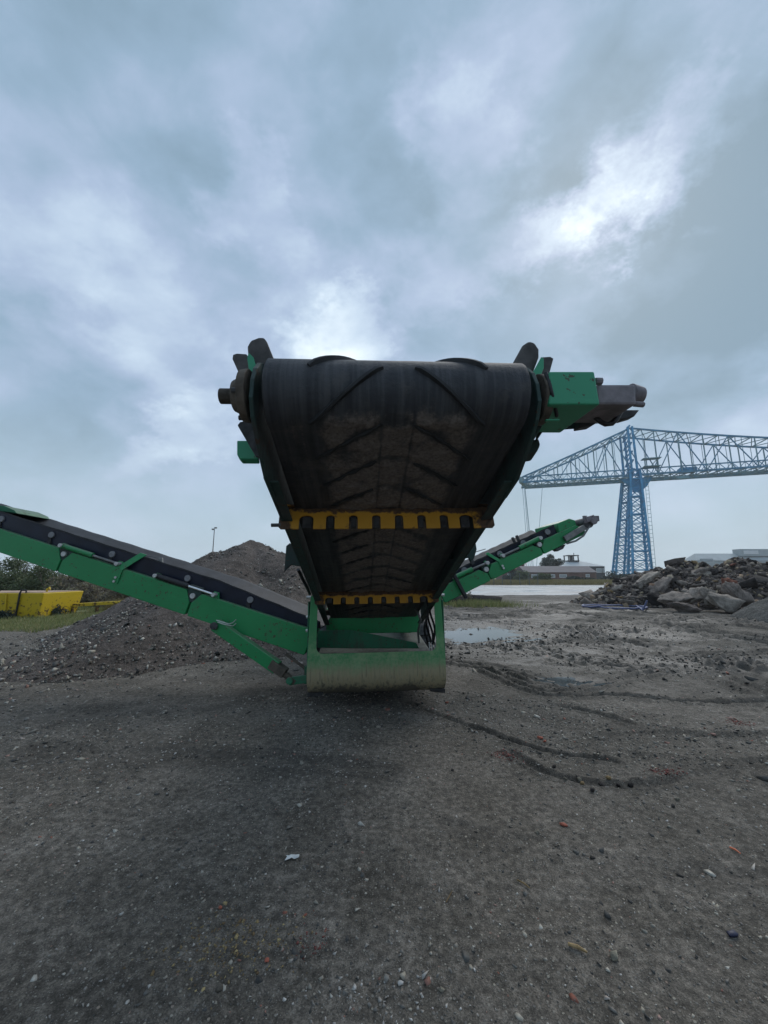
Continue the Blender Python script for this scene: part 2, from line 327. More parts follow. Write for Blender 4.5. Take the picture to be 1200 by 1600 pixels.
M['asphalt'] = m_concrete('broken_asphalt', (0.05, 0.047, 0.047))
M['timber'] = m_concrete('old_timber', (0.3, 0.22, 0.12))
M['stone'] = m_concrete('loose_stone', (0.25, 0.24, 0.2))

# ------------------------------------------------------------------ object helpers
def tag(o, label=None, cat=None, group=None, kind=None):
    if label: o['label'] = label
    if cat: o['category'] = cat
    if group: o['group'] = group
    if kind: o['kind'] = kind
    return o
def link(name, me, mat, parent=None, bevel=0.0):
    o = bpy.data.objects.new(name, me); COL.objects.link(o)
    if mat is not None and len(me.materials) == 0: me.materials.append(M[mat] if isinstance(mat, str) else mat)
    if parent is not None: o.parent = parent
    if bevel:
        b = o.modifiers.new('bevel', 'BEVEL'); b.width = bevel; b.segments = 2; b.limit_method = 'ANGLE'; b.angle_limit = R(35)
    return o
def empty(name, loc=(0, 0, 0), rot=(0, 0, 0)):
    o = bpy.data.objects.new(name, None); COL.objects.link(o); o.location = loc; o.rotation_euler = rot
    o.empty_display_size = 0.2; return o
def np_mesh(name, V, F, smooth=False, sharp=None):
    """V (n,3); F (m,k) constant k"""
    V = np.asarray(V, np.float32); F = np.asarray(F, np.int32); k = F.shape[1]
    me = bpy.data.meshes.new(name)
    me.vertices.add(len(V)); me.vertices.foreach_set('co', V.ravel())
    me.loops.add(F.size); me.loops.foreach_set('vertex_index', F.ravel())
    me.polygons.add(len(F)); me.polygons.foreach_set('loop_start', np.arange(len(F), dtype=np.int32) * k)
    me.update(calc_edges=True); me.validate()
    if smooth: me.polygons.foreach_set('use_smooth', np.ones(len(me.polygons), bool))
    if sharp: me.set_sharp_from_angle(angle=sharp)
    return me
def attr(me, name, vals):
    a = me.attributes.new(name, 'FLOAT', 'POINT'); a.data.foreach_set('value', np.asarray(vals, np.float32))
class MB:
    def __init__(s): s.v = []; s.f = []
    def add(s, vs, fs):
        n = len(s.v); s.v += [Vector(p) for p in vs]; s.f += [tuple(i + n for i in f) for f in fs]; return s
    def box(s, c, d, m=None):
        x, y, z = d[0] / 2, d[1] / 2, d[2] / 2
        vs = [Vector((sx * x, sy * y, sz * z)) for sz in (-1, 1) for sx, sy in ((-1, -1), (1, -1), (1, 1), (-1, 1))]
        if m is not None: vs = [m @ p for p in vs]
        return s.add([p + Vector(c) for p in vs], [(3, 2, 1, 0), (4, 5, 6, 7), (0, 1, 5, 4), (1, 2, 6, 5), (2, 3, 7, 6), (3, 0, 4, 7)])
    def hexa(s, pts):   # 8 points: bottom loop of 4, top loop of 4
        return s.add(pts, [(3, 2, 1, 0), (4, 5, 6, 7), (0, 1, 5, 4), (1, 2, 6, 5), (2, 3, 7, 6), (3, 0, 4, 7)])
    def bar(s, a, b, w, h=None, up=(0, 0, 1)):
        a = Vector(a); b = Vector(b); h = h or w; d = (b - a).normalized(); u = Vector(up)
        x = d.cross(u)
        if x.length < 1e-3: x = d.cross(Vector((1, 0, 0)))
        x.normalize(); u = x.cross(d)
        q = [(-1, -1), (1, -1), (1, 1), (-1, 1)]
        return s.hexa([a + x * (i * w / 2) + u * (j * h / 2) for i, j in q] + [b + x * (i * w / 2) + u * (j * h / 2) for i, j in q])
    def cyl(s, a, b, r0, r1=None, n=18, cap=True):
        a = Vector(a); b = Vector(b); r1 = r0 if r1 is None else r1; d = (b - a).normalized()
        x = d.orthogonal().normalized(); y = d.cross(x)
        vs = []
        for c, r in ((a, r0), (b, r1)):
            vs += [c + (x * math.cos(i * 2 * math.pi / n) + y * math.sin(i * 2 * math.pi / n)) * r for i in range(n)]
        fs = [(i, (i + 1) % n, n + (i + 1) % n, n + i) for i in range(n)]
        if cap: fs += [tuple(range(n - 1, -1, -1)), tuple(range(n, 2 * n))]
        return s.add(vs, fs)
    def tube(s, pts, r, n=8):
        pts = [Vector(p) for p in pts]; rings = []; x = None
        for i, p in enumerate(pts):
            d = (pts[min(i + 1, len(pts) - 1)] - pts[max(i - 1, 0)]).normalized()
            x = d.orthogonal().normalized() if x is None else (x - d * x.dot(d)).normalized()
            y = d.cross(x); rr = r[i] if isinstance(r, (list, tuple)) else r
            rings.append([p + (x * math.cos(k * 2 * math.pi / n) + y * math.sin(k * 2 * math.pi / n)) * rr for k in range(n)])
        vs = [q for g in rings for q in g]; fs = []
        for i in range(len(pts) - 1):
            fs += [(i * n + k, i * n + (k + 1) % n, (i + 1) * n + (k + 1) % n, (i + 1) * n + k) for k in range(n)]
        fs += [tuple(range(n - 1, -1, -1)), tuple((len(pts) - 1) * n + k for k in range(n))]
        return s.add(vs, fs)
    def plate(s, poly, off):  # polygon (3D points) given a thickness along vector off
        off = Vector(off); p = [Vector(q) for q in poly]; n = len(p)
        return s.add(p + [q + off for q in p], [tuple(range(n - 1, -1, -1)), tuple(range(n, 2 * n))] + [(i, (i + 1) % n, n + (i + 1) % n, n + i) for i in range(n)])
    def build(s, name, mat, parent=None, bevel=0.0, smooth=None, tri=False):
        me = bpy.data.meshes.new(name); me.from_pydata([tuple(p) for p in s.v], [], s.f)
        bm = bmesh.new(); bm.from_mesh(me); bmesh.ops.recalc_face_normals(bm, faces=bm.faces[:]); bm.to_mesh(me); bm.free()
        if smooth:
            me.polygons.foreach_set('use_smooth', np.ones(len(me.polygons), bool)); me.set_sharp_from_angle(angle=R(smooth))
        me.update(); return link(name, me, mat, parent, bevel)
def hull(pts):
    bm = bmesh.new()
    for p in pts: bm.verts.new(p)
    r = bmesh.ops.convex_hull(bm, input=bm.verts[:])
    bmesh.ops.delete(bm, geom=[v for v in bm.verts if not v.link_faces], context='VERTS')
    bmesh.ops.triangulate(bm, faces=bm.faces[:]); bm.verts.index_update()
    V = np.array([v.co[:] for v in bm.verts]); F = np.array([[v.index for v in f.verts] for f in bm.faces]); bm.free(); return V, F
def rock(seed, dims, n=14, box=0.7):
    r = np.random.default_rng(seed); p = r.uniform(-1, 1, (n, 3))
    k = np.max(np.abs(p), axis=1, keepdims=True); s = np.linalg.norm(p, axis=1, keepdims=True)
    p = p / (k * box + s * (1 - box)) * r.uniform(0.82, 1.0, (n, 1))
    return hull([tuple(q) for q in p * np.array(dims)])
ROCKS = [rock(100 + i, (1, r1, r2), 13) for i, (r1, r2) in enumerate([(0.8, 0.6), (0.7, 0.35), (0.9, 0.7), (0.55, 0.4), (0.8, 0.28), (0.6, 0.55), (0.95, 0.45), (0.5, 0.25), (0.75, 0.5), (0.65, 0.3)])]
PEBS = [rock(300 + i, (1, 0.75, 0.5), 8) for i in range(6)]
def rotmats(n, rng, tilt=0.5):
    a = rng.uniform(0, 2 * np.pi, n); b = rng.normal(0, tilt, n); c = rng.normal(0, tilt, n)
    def mk(ax, t):
        m = np.zeros((n, 3, 3)); co, si = np.cos(t), np.sin(t); i, j = [(1, 2), (0, 2), (0, 1)][ax]; m[:, ax, ax] = 1
        m[:, i, i] = co; m[:, j, j] = co; m[:, i, j] = -si; m[:, j, i] = si; return m
    return mk(0, b) @ mk(1, c) @ mk(2, a)
def scatter(name, mat, pos, size, variants, rng, tilt=0.5, parent=None, kind='stuff'):
    pos = np.asarray(pos); n = len(pos); Rm = rotmats(n, rng, tilt); vi = rng.integers(0, len(variants), n)
    VV = []; FF = []; off = 0
    for k, (V, F) in enumerate(variants):
        ix = np.where(vi == k)[0]
        if not len(ix): continue
        W = np.einsum('nij,vj->nvi', Rm[ix], V) * np.asarray(size)[ix, None, None] + pos[ix, None, :]
        VV.append(W.reshape(-1, 3)); FF.append((F[None] + (np.arange(len(ix)) * len(V))[:, None, None] + off).reshape(-1, 3)); off += len(ix) * len(V)
    o = link(name, np_mesh(name, np.concatenate(VV), np.concatenate(FF)), mat, parent)
    if kind: o['kind'] = kind
    return o

# ------------------------------------------------------------------ ground: one sheet to the horizon, rutted and gritty
RUTS = [  # (sight points, half width m, depth m)
    ([(640, 1098), (700, 1122), (760, 1143), (800, 1160), (870, 1178), (960, 1190)], 0.035, 0.035),
    ([(800, 1178), (840, 1203), (885, 1219), (960, 1229), (1050, 1221), (1130, 1200)], 0.04, 0.03),
    ([(900, 1088), (960, 1086), (1030, 1092), (1120, 1096), (1240, 1092)], 0.05, 0.05),
    ([(760, 1045), (820, 1070), (880, 1080), (960, 1062), (1050, 1046), (1130, 1040)], 0.06, 0.05),
    ([(680, 1030), (760, 1040), (830, 1058), (880, 1068)], 0.07, 0.05),
    ([(860, 1100), (910, 1108), (950, 1118), (985, 1130)], 0.04, 0.045),
    ([(990, 1178), (1060, 1186), (1120, 1192), (1220, 1190)], 0.035, 0.025),
    ([(690, 1020), (800, 1014), (900, 1000), (1000, 986), (1240, 962)], 0.13, 0.07),
    ([(690, 958), (780, 964), (860, 956), (960, 966), (1100, 986), (1240, 1004)], 0.2, 0.1),
    ([(700, 966), (800, 972), (900, 984), (1000, 1008), (1240, 1062)], 0.16, 0.08),
    ([(700, 950), (820, 953), (900, 946), (1000, 958), (1220, 978)], 0.24, 0.11),
    ([(840, 1022), (960, 1030), (1080, 1030), (1240, 1020)], 0.09, 0.05),
    ([(880, 975), (990, 968), (1100, 972), (1240, 984)], 0.14, 0.07),
    ([(820, 1000), (930, 1010), (1010, 1024), (1100, 1046), (1200, 1084)], 0.1, 0.05),
    ([(700, 1004), (770, 1008), (850, 1018), (940, 1040)], 0.1, 0.06),
    ([(690, 1010), (790, 1000), (890, 990), (1000, 974), (1240, 950)], 0.12, 0.06),
    ([(860, 1034), (980, 1044), (1090, 1046), (1240, 1038)], 0.08, 0.05),
    ([(700, 984), (800, 983), (920, 978), (1060, 990), (1240, 1012)], 0.12, 0.06),
    ([(940, 1150), (1040, 1146), (1130, 1150), (1240, 1146)], 0.05, 0.03),
    ([(700, 1290), (860, 1330), (980, 1352), (1240, 1380)], 0.05, 0.01),
    ([(-60, 1118), (150, 1112), (300, 1100), (470, 1084)], 0.16, 0.03),
    ([(60, 1170), (250, 1180), (420, 1190), (600, 1205)], 0.1, 0.016),
]
RUTS = [(np.array([G(*q) for q in pts]), w, d) for pts, w, d in RUTS]
def smooth_path(p, n=6):
    out_ = []
    for i in range(len(p) - 1):
        p0, p1, p2, p3 = p[max(i - 1, 0)], p[i], p[i + 1], p[min(i + 2, len(p) - 1)]
        for k in range(n):
            t = k / n
            out_.append(0.5 * (2 * p1 + (p2 - p0) * t + (2 * p0 - 5 * p1 + 4 * p2 - p3) * t * t + (3 * p1 - p0 - 3 * p2 + p3) * t ** 3))
    out_.append(p[-1]); return np.array(out_)
RUTS = [(smooth_path(p), w, d) for p, w, d in RUTS]
for p, w, d in list(RUTS):            # tyres leave pairs of grooves side by side
    if w >= 0.06 and p[:, 1].min() > 4.5 and p[:, 0].max() > 0:
        tn = np.gradient(p, axis=0); tn /= np.linalg.norm(tn, axis=1, keepdims=True); nr_ = np.column_stack([-tn[:, 1], tn[:, 0]])
        for k_, f_ in ((2.6, 0.7), (-3.1, 0.55)): RUTS.append((p + nr_ * w * k_, w * 0.8, d * f_))
def dist_poly(x, y, p):
    best = np.full(x.shape, 1e9)
    for a, b in zip(p[:-1], p[1:]):
        ab = b - a; L2 = ab @ ab + 1e-12
        t = np.clip(((x - a[0]) * ab[0] + (y - a[1]) * ab[1]) / L2, 0, 1)
        best = np.minimum(best, (x - a[0] - t * ab[0]) ** 2 + (y - a[1] - t * ab[1]) ** 2)
    return np.sqrt(best)
PUD = (2.55, 10.7); WET2 = G(885, 1061)
def ground_h(x, y, full=False):
    x = np.asarray(x, float); y = np.asarray(y, float)
    muddy = sstep(0.2, 3.0, x + 0.25 * (y - 5)) * sstep(3.5, 8.0, y) * (1 - sstep(24, 30, y))
    near = 1 - sstep(30, 45, np.hypot(x, y))
    h = near * (0.028 * fbm(x * 0.5, y * 0.5, 3) + 0.012 * fbm(x * 2.3, y * 2.3, 3) + 0.007 * fbm(x * 9, y * 9, 3, 0.6))
    h = h + near * muddy * (0.035 * fbm(x * 1.1 + 5, y * 1.1, 4, 0.6) + 0.012 * fbm(x * 5, y * 5, 3, 0.6))
    comb = fbm(x * 0.55 + 0.25 * y, y * 3.2 - 0.5 * x, 3, 0.6)
    h = h + near * muddy * 0.028 * comb
    soil = np.zeros_like(x) + 0.5 * muddy * near * sstep(0.1, 0.45, -comb)
    wob = 0.6 * pn(x * 1.7, y * 1.7) + 0.5 * pn(x * 5, y * 5) + 0.25 * pn(x * 15, y * 15)
    for p, w, d in RUTS:
        lo = p.min(0) - 4 * w - 0.3; hi = p.max(0) + 4 * w + 0.3
        m_ = (x > lo[0]) & (x < hi[0]) & (y > lo[1]) & (y < hi[1])
        if not m_.any(): continue
        ds = dist_poly(x[m_], y[m_], p) / w; ds = np.abs(ds + wob[m_] * 0.9)
        fade = 0.25 + 0.75 * sstep(-0.45, 0.15, pn(x[m_] * 0.7 + 40, y[m_] * 0.7))
        ridge = np.exp(-((ds - 1.7) / 0.6) ** 2); h[m_] += 1.2 * fade * d * (ridge * 0.4 * (1 + 1.0 * pn(x[m_] * 11, y[m_] * 11)) - 0.8 * np.exp(-(ds / 1.0) ** 2))
        soil[m_] = np.maximum(soil[m_], 0.55 * fade * np.exp(-((ds - 1.0) / 1.0) ** 2))
    e = ((x - PUD[0]) / 2.2) ** 2 + ((y - PUD[1] + 0.25 * np.sin(x * 1.3)) / 2.3) ** 2 + 0.25 * fbm(x * 1.2, y * 1.8, 3)
    h = h * (1 - 0.75 * np.exp(-e * 1.2)) - 0.085 * np.exp(-e * 1.6)
    h = h + near * (1 - muddy) * 0.0
    wet = np.clip(0.9 * np.exp(-e * 0.35) + muddy * (0.45 + 0.9 * fbm(x * 0.35, y * 0.8, 3)), 0, 1)
    e2 = ((x - WET2[0]) / 0.62) ** 2 + ((y - WET2[1]) / 0.4) ** 2 + 0.3 * fbm(x * 3, y * 4, 3)
    h = h * (1 - 0.7 * np.exp(-e2)) - 0.035 * np.exp(-e2 * 1.5)
    wx, wy = WET2; wet = np.maximum(wet, np.exp(-(((x - wx) / 0.75) ** 2 + ((y - wy) / 0.45) ** 2)))
    if full: return h, soil, wet
    return h
ang = np.concatenate([np.linspace(-56, 56, 620), np.linspace(56, 304, 52)[1:-1]]) * np.pi / 180
rad = np.concatenate([[0.25, 0.5, 0.8, 1.05], np.geomspace(1.25, 30, 640), np.geomspace(30, 1300, 46)[1:]])
A, Rr = np.meshgrid(ang, rad); gx = (Rr * np.sin(A)).ravel(); gy = (Rr * np.cos(A)).ravel()
gz, gsoil, gwet = ground_h(gx, gy, True)
na, nr = len(ang), len(rad)
ii, jj = np.meshgrid(np.arange(nr - 1), np.arange(na), indexing='ij'); jn = (jj + 1) % na
F = np.stack([ii * na + jj, (ii + 1) * na + jj, (ii + 1) * na + jn, ii * na + jn], -1).reshape(-1, 4)[:, ::-1]
gme = np_mesh('ground', np.stack([gx, gy, gz], 1), F, smooth=True); attr(gme, 'wet', gwet); attr(gme, 'soil', gsoil)
tag(link('ground', gme, 'ground'), kind='structure')
def gz1(x, y): return float(ground_h(np.array([x]), np.array([y]))[0])

# puddle water lying in the hollow
m, nt, b = new_mat('puddle_water'); t = NT(nt)
b.inputs['Base Color'].default_value = (0.05, 0.05, 0.047, 1); b.inputs['Roughness'].default_value = 0.03; b.inputs['Specular IOR Level'].default_value = 0.5; b.inputs['IOR'].default_value = 1.33
t.l(t.bump(t.noise(t.coord(), 9, 3), 0.02, 0.01), b.inputs['Normal']); M['water'] = m
mb = MB(); mb.add([(PUD[0] + 3.2 * math.cos(a), PUD[1] + 2.8 * math.sin(a), -0.05) for a in np.linspace(0, 2 * math.pi, 40, endpoint=False)], [tuple(range(40))])
tag(mb.build('water', 'water'), kind='structure')
mb = MB(); z2 = -0.024; mb.add([(WET2[0] + 0.75 * math.cos(a), WET2[1] + 0.5 * math.sin(a), z2) for a in np.linspace(0, 2 * math.pi, 32, endpoint=False)], [tuple(range(32))])
tag(mb.build('water', 'water'), kind='structure')
# wet concrete yard beyond the mud
m, nt, b = new_mat('wet_concrete'); t = NT(nt); o_ = t.coord()
a_ = t.noise(t.scale(o_, (0.35, 1, 1)), 0.22, 5, 0.6); f_ = t.noise(o_, 6, 5)
t.l(t.mix(t.mapr(a_, 0.35, 0.65), (0.16, 0.165, 0.165), (0.4, 0.41, 0.41)), b.inputs['Base Color'])
t.l(t.mapr(a_, 0.42, 0.62, 0.5, 0.16), b.inputs['Roughness']); t.l(t.bump(f_, 0.08, 0.01), b.inputs['Normal']); M['wetcon'] = m
def inside(x, y, poly):
    r = np.zeros(x.shape, bool); n = len(poly)
    for i in range(n):
        (x0, y0), (x1, y1) = poly[i], poly[(i + 1) % n]
        c = ((y0 > y) != (y1 > y)); r ^= c & (x < (x1 - x0) * (y - y0) / (y1 - y0 + 1e-12) + x0)
    return r
def drape(name, poly, mat, step, off=0.006, jag=0.5, freq=0.8):
    """a thin covering lying on the ground inside an uneven outline"""
    p = np.array(poly); xs = np.arange(p[:, 0].min() - 1, p[:, 0].max() + 1, step[0]); ys = np.arange(p[:, 1].min() - 1, p[:, 1].max() + 1, step[1])
    X, Y = np.meshgrid(xs, ys, indexing='ij'); n = len(ys); Z = ground_h(X.ravel(), Y.ravel()) + off
    i, j = np.meshgrid(np.arange(len(xs) - 1), np.arange(n - 1), indexing='ij'); cx = X[:-1, :-1] + step[0] / 2; cy = Y[:-1, :-1] + step[1] / 2
    k = inside(cx + jag * fbm(cx * freq, cy * freq, 3), cy + jag * fbm(cx * freq + 7, cy * freq, 3), poly).ravel()
    F = np.stack([i * n + j, (i + 1) * n + j, (i + 1) * n + j + 1, i * n + j + 1], -1).reshape(-1, 4)[k]
    us, inv = np.unique(F, return_inverse=True); V = np.stack([X.ravel(), Y.ravel(), Z], 1)[us]
    return tag(link(name, np_mesh(name, V, inv.reshape(-1, 4), smooth=True), mat), kind='structure')
def sheet(name, pts, mat, z=0.0, kind='structure'):
    mb = MB(); mb.add([(x, y, z) for x, y in pts], [tuple(range(len(pts)))]); return tag(mb.build(name, mat), kind=kind)
drape('wet_concrete_yard', [(4.2, 33), (9, 31), (16, 31.5), (24, 30), (45, 31), (60, 33), (75, 66), (40, 64), (22, 63), (12, 62.5), (4, 60)], 'wetcon', (0.35, 0.25), 0.02, 1.6, 0.3)

# ------------------------------------------------------------------ gravel heap behind the left conveyor
def patch(name, cx, cy, rx, ry, hf, mat, n=170, label=None, cat=None, rough=0.05, rs=5.0):
    u = np.linspace(-1, 1, n); X, Y = np.meshgrid(cx + u * rx, cy + u * ry)
    Z = hf(X, Y); e = np.maximum(np.abs((X - cx) / rx), np.abs((Y - cy) / ry))
    Z = Z + rough * fbm(X * rs, Y * rs, 3, 0.6) * sstep(0.0, 0.3, Z) - 0.06 * sstep(0.93, 1.0, e) - 0.05 - 0.3 * (1 - sstep(0.0, 0.05, Z))
    i, j = np.meshgrid(np.arange(n - 1), np.arange(n - 1), indexing='ij')
    F = np.stack([i * n + j, i * n + j + 1, (i + 1) * n + j + 1, (i + 1) * n + j], -1).reshape(-1, 4)
    o = link(name, np_mesh(name, np.stack([X.ravel(), Y.ravel(), Z.ravel()], 1), F, smooth=True), mat)
    return tag(o, label, cat)
HP = P(392, 846, 12.6)
def h_gravel(X, Y):
    def cone(c, H, r, k):
        th = np.arctan2(Y - c[1], X - c[0]); dX = X - c[0]; dX = np.where(dX < 0, dX * 1.35, dX); d = np.hypot(dX, (Y - c[1])) / (r * (1 + 0.10 * np.sin(3 * th + 1) + 0.06 * np.sin(7 * th)))
        return H * np.clip(1 - d, 0, 1) ** k
    a = cone((HP.x, HP.y), HP.z + 0.12, 5.3, 1.1); b_ = cone((HP.x + 1.9, HP.y + 0.3), HP.z - 0.1, 5.0, 1.1); c = cone((HP.x - 1.0, HP.y - 0.6), 2.2, 4.4, 1.12)
    d = cone((HP.x - 0.2, HP.y - 2.7), 1.55, 3.9, 1.25); e = cone((HP.x - 0.8, HP.y - 3.6), 0.6, 3.2, 1.2)
    s = np.stack([a, b_, c, d, e]); p = 7.0
    h = (np.sum(s ** p, 0)) ** (1 / p)
    h = h * (1 - sstep(-1.9, -0.8, X))      # kept clear of the machine's tracks
    return h + 0.12 * fbm(X * 0.7, Y * 0.7, 3) * sstep(0, 0.8, h) + 0.05 * np.abs(fbm(X * 2.2, Y * 1.2, 3)) * sstep(0, 0.6, h)
heap = patch('gravel_heap', HP.x, HP.y - 0.4, 8.0, 7.2, h_gravel, 'gravel', 230, 'big dark heap of gravel and soil behind the left side conveyor', 'gravel heap')
rng = np.random.default_rng(11)
q = rng.uniform(-1, 1, (60000, 2)) * np.array([8.0, 7.2]) + np.array([HP.x, HP.y - 0.4])
hh = h_gravel(q[:, 0], q[:, 1]); dens = fbm(q[:, 0] * 0.8, q[:, 1] * 0.8, 3)
k = (hh > 0.03) & (rng.random(len(q)) < np.clip(0.28 + 0.9 * dens + 0.35 * (hh < 0.6), 0.03, 1)); q = q[k]; hh = hh[k]
scatter('stones', 'chips', np.column_stack([q, hh - 0.04]), rng.lognormal(-3.85, 0.5, len(q)), PEBS, rng, 0.8, heap)
k2 = rng.random(len(q)) < 0.15
scatter('pale_stones', 'chips_light', np.column_stack([q[k2] + 0.05, h_gravel(q[k2, 0] + .05, q[k2, 1] + .05) - 0.03]), rng.lognormal(-3.75, 0.45, k2.sum()), PEBS, rng, 0.8, heap)

qs = rng.uniform(-1, 1, (26000, 2)) * np.array([8.6, 7.6]) + np.array([HP.x, HP.y - 0.4]); dirv = np.array([HP.x, HP.y]) - qs; dirv /= np.linalg.norm(dirv, axis=1, keepdims=True)
spread = np.abs(rng.normal(0, 0.75, (len(qs), 1))); hs = h_gravel(qs[:, 0], qs[:, 1]); sh_ = qs + dirv * spread; k = (hs < 0.04) & (h_gravel(sh_[:, 0], sh_[:, 1]) > 0.06) & (qs[:, 0] < -1.2); qs = qs[k]
for nm_, mt_, sel in (('spilled_stones', 'chips', rng.random(len(qs)) < 0.75), ('spilled_pale_stones', 'chips_light', rng.random(len(qs)) < 0.3)):
    z_ = np.maximum(ground_h(qs[sel, 0], qs[sel, 1]), h_gravel(qs[sel, 0], qs[sel, 1]) - 0.05); scatter(nm_, mt_, np.column_stack([qs[sel], z_ + 0.004]), rng.lognormal(-4.0, 0.5, sel.sum()), PEBS, rng, 0.5, heap)

# ------------------------------------------------------------------ rubble heap on the right
def h_rubble(X, Y):
    ax = np.array([[13.0, 22.0, 0.8, 2.4], [14.8, 21.6, 1.85, 3.5], [17.0, 21.6, 2.3, 4.5], [20.0, 21.6, 2.5, 5.3], [23.5, 21.6, 2.75, 6.0], [28, 21.6, 2.9, 6.4], [18.3, 18.9, 1.15, 3.2], [21.6, 18.6, 1.6, 4.2]])
    s = [H * np.clip(1 - np.hypot(X - x, (Y - y)) / r, 0, 1) ** 0.95 for x, y, H, r in ax]
    h = (np.sum(np.stack(s) ** 5, 0)) ** 0.2
    return h + (0.22 * fbm(X * 0.8, Y * 0.8, 3) + 0.1 * fbm(X * 2.5, Y * 2.5, 3)) * sstep(0, 0.5, h)
rub = patch('rubble_heap', 22, 20.6, 12, 7.5, h_rubble, 'rubble', 220, 'long dark heap of demolition rubble on the right below the blue bridge', 'rubble heap', 0.1, 3.0)
rng = np.random.default_rng(21)
q = rng.uniform(-1, 1, (22000, 2)) * np.array([12, 7.5]) + np.array([22, 20.6]); hh = h_rubble(q[:, 0], q[:, 1])
k = (hh > 0.02) & (q[:, 1] < 24.5); q = q[k]; hh = hh[k]
scatter('debris', 'debris', np.column_stack([q, hh - 0.03]), rng.lognormal(-2.5, 0.5, len(q)), ROCKS, rng, 0.7, rub)
# the pieces one can pick apart on the heap
pm = [link('tmp', np_mesh('chunk', V, F), None) for V, F in ROCKS]
chunk_me = {}
for mt in ('concrete', 'asphalt', 'brick', 'timber'):
    chunk_me[mt] = []
    for o in pm:
        me = o.data.copy(); me.materials.append(M[mt]); chunk_me[mt].append(me)
for o in pm: bpy.data.objects.remove(o)
cnt = 0
while cnt < 240:
    x = rng.uniform(11.3, 26); y = rng.uniform(14.5, 23); h = float(h_rubble(np.array([x]), np.array([y]))[0])
    if h < 0.06 or x / y > 1.12: continue
    left = x < 16.6 + (y - 19) * 0.4
    r_ = rng.random(); mt = 'concrete' if r_ < (0.88 if left else 0.5) else 'asphalt' if r_ < 0.86 else 'brick' if r_ < 0.88 else 'timber'
    o = bpy.data.objects.new('rubble_piece', chunk_me[mt][rng.integers(0, len(ROCKS))]); COL.objects.link(o); o.parent = rub
    s = rng.lognormal(-1.8, 0.42) * (1.3 if left else 0.95)
    o.location = (x, y, h + 0.1 * s); o.scale = (s * (1.3 if mt != 'timber' else 2.0), s * (1.0 if mt != 'timber' else 0.35), s * 0.8)
    o.rotation_euler = (rng.normal(0, 0.5), rng.normal(0, 0.5), rng.uniform(0, 6.28)); cnt += 1
from mathutils import noise as mnoise
def rough_rock(seed, dims, amp=0.06, cuts=3):
    V, F = rock(seed, dims, 16, 0.8); bm = bmesh.new(); vs = [bm.verts.new(v) for v in V]
    for f in F: bm.faces.new([vs[i] for i in f])
    bmesh.ops.subdivide_edges(bm, edges=bm.edges[:], cuts=cuts, use_grid_fill=True); bmesh.ops.triangulate(bm, faces=bm.faces[:]); bm.verts.index_update()
    o = Vector((seed * 3.1, seed * 1.7, 0)); 
    for v in bm.verts:
        p = v.co * 3.0 + o; v.co += v.co.normalized() * amp * (mnoise.noise(p) + 0.6 * mnoise.noise(p * 2.3) + 0.55 * mnoise.noise(p * 5.1) + 0.3 * mnoise.noise(p * 11))
    A_ = np.array([v.co[:] for v in bm.verts]); B_ = np.array([[v.index for v in f.verts] for f in bm.faces]); bm.free(); return A_, B_
def slab(name, u, v, Y, dims, rot, mat, label, cat, seed, zoff=0.0):
    p = P(u, v, Y); V, F = rough_rock(seed, tuple(x * 0.92 for x in dims), 0.11, 5)
    me = np_mesh(name, V, F); o = link(name, me, mat); o.location = (p.x, p.y, p.z + zoff); o.rotation_euler = tuple(R(a) for a in rot)
    return tag(o, label, cat, 'large broken slabs along the foot of the rubble heap')
slab('concrete_slab', 1060, 936, 17.5, (0.95, 0.55, 0.22), (18, -12, 10), 'concrete', 'flat pale concrete slab, leftmost of the big ones at the rubble foot', 'concrete slab', 501)
slab('concrete_boulder', 1068, 951, 16.7, (0.62, 0.4, 0.3), (10, 8, -5), 'concrete', 'rounded concrete lump lying lowest at the foot of the rubble heap', 'concrete lump', 502)
slab('concrete_slab', 1090, 932, 17.3, (0.6, 0.5, 0.34), (25, -25, 30), 'concrete', 'tilted concrete slab just right of the flat leftmost slab', 'concrete slab', 503)
slab('concrete_slab', 1108, 935, 16.9, (0.42, 0.5, 0.55), (-8, -28, 10), 'concrete', 'tall upright concrete slab in the middle of the slab row', 'concrete slab', 504)
slab('concrete_boulder', 1128, 942, 16.3, (0.8, 0.6, 0.42), (5, 10, -12), 'concrete', 'big wedge of broken concrete, largest in the slab row', 'concrete lump', 505)
slab('concrete_slab', 1152, 930, 17.0, (0.75, 0.6, 0.5), (5, 28, 15), 'concrete', 'sloping concrete slab below the red brick chunk', 'concrete slab', 506)
slab('brick_chunk', 1141, 914, 18.2, (0.42, 0.35, 0.35), (5, 5, 15), 'brick', 'chunk of red brickwork lying on the rubble heap', 'brick chunk', 507)
slab('concrete_slab', 1029, 918, 19.7, (0.85, 0.5, 0.18), (8, -40, 10), 'concrete', 'long pale slab leaning up the left slope of the rubble heap', 'concrete slab', 508)
slab('concrete_slab', 1010, 905, 20.6, (0.9, 0.4, 0.14), (10, -30, 0), 'concrete', 'thin concrete slab on the left shoulder of the rubble heap', 'concrete slab', 509)
slab('concrete_boulder', 1022, 937, 19.0, (0.5, 0.45, 0.35), (12, 5, 40), 'asphalt', 'dark lump between the blue hose and the flat slab', 'lump', 510)
slab('concrete_boulder', 951, 944, 20.9, (0.45, 0.3, 0.22), (5, -10, 20), 'concrete', 'lone grey lump at the far left tip of the rubble heap', 'concrete lump', 511)
def h_m(X, Y): return 1.55 * np.clip(1 - np.hypot(X - 15.1, (Y - 13.4) * 1.0) / 2.6, 0, 1) ** 0.9 * (1 + 0.2 * fbm(X, Y, 3)) + 0.02
patch('soil_mound', 15.1, 13.4, 3.1, 3.1, h_m, 'mound', 90, 'smooth grey soil mound at the right edge in front of the rubble', 'soil mound', 0.04, 6)

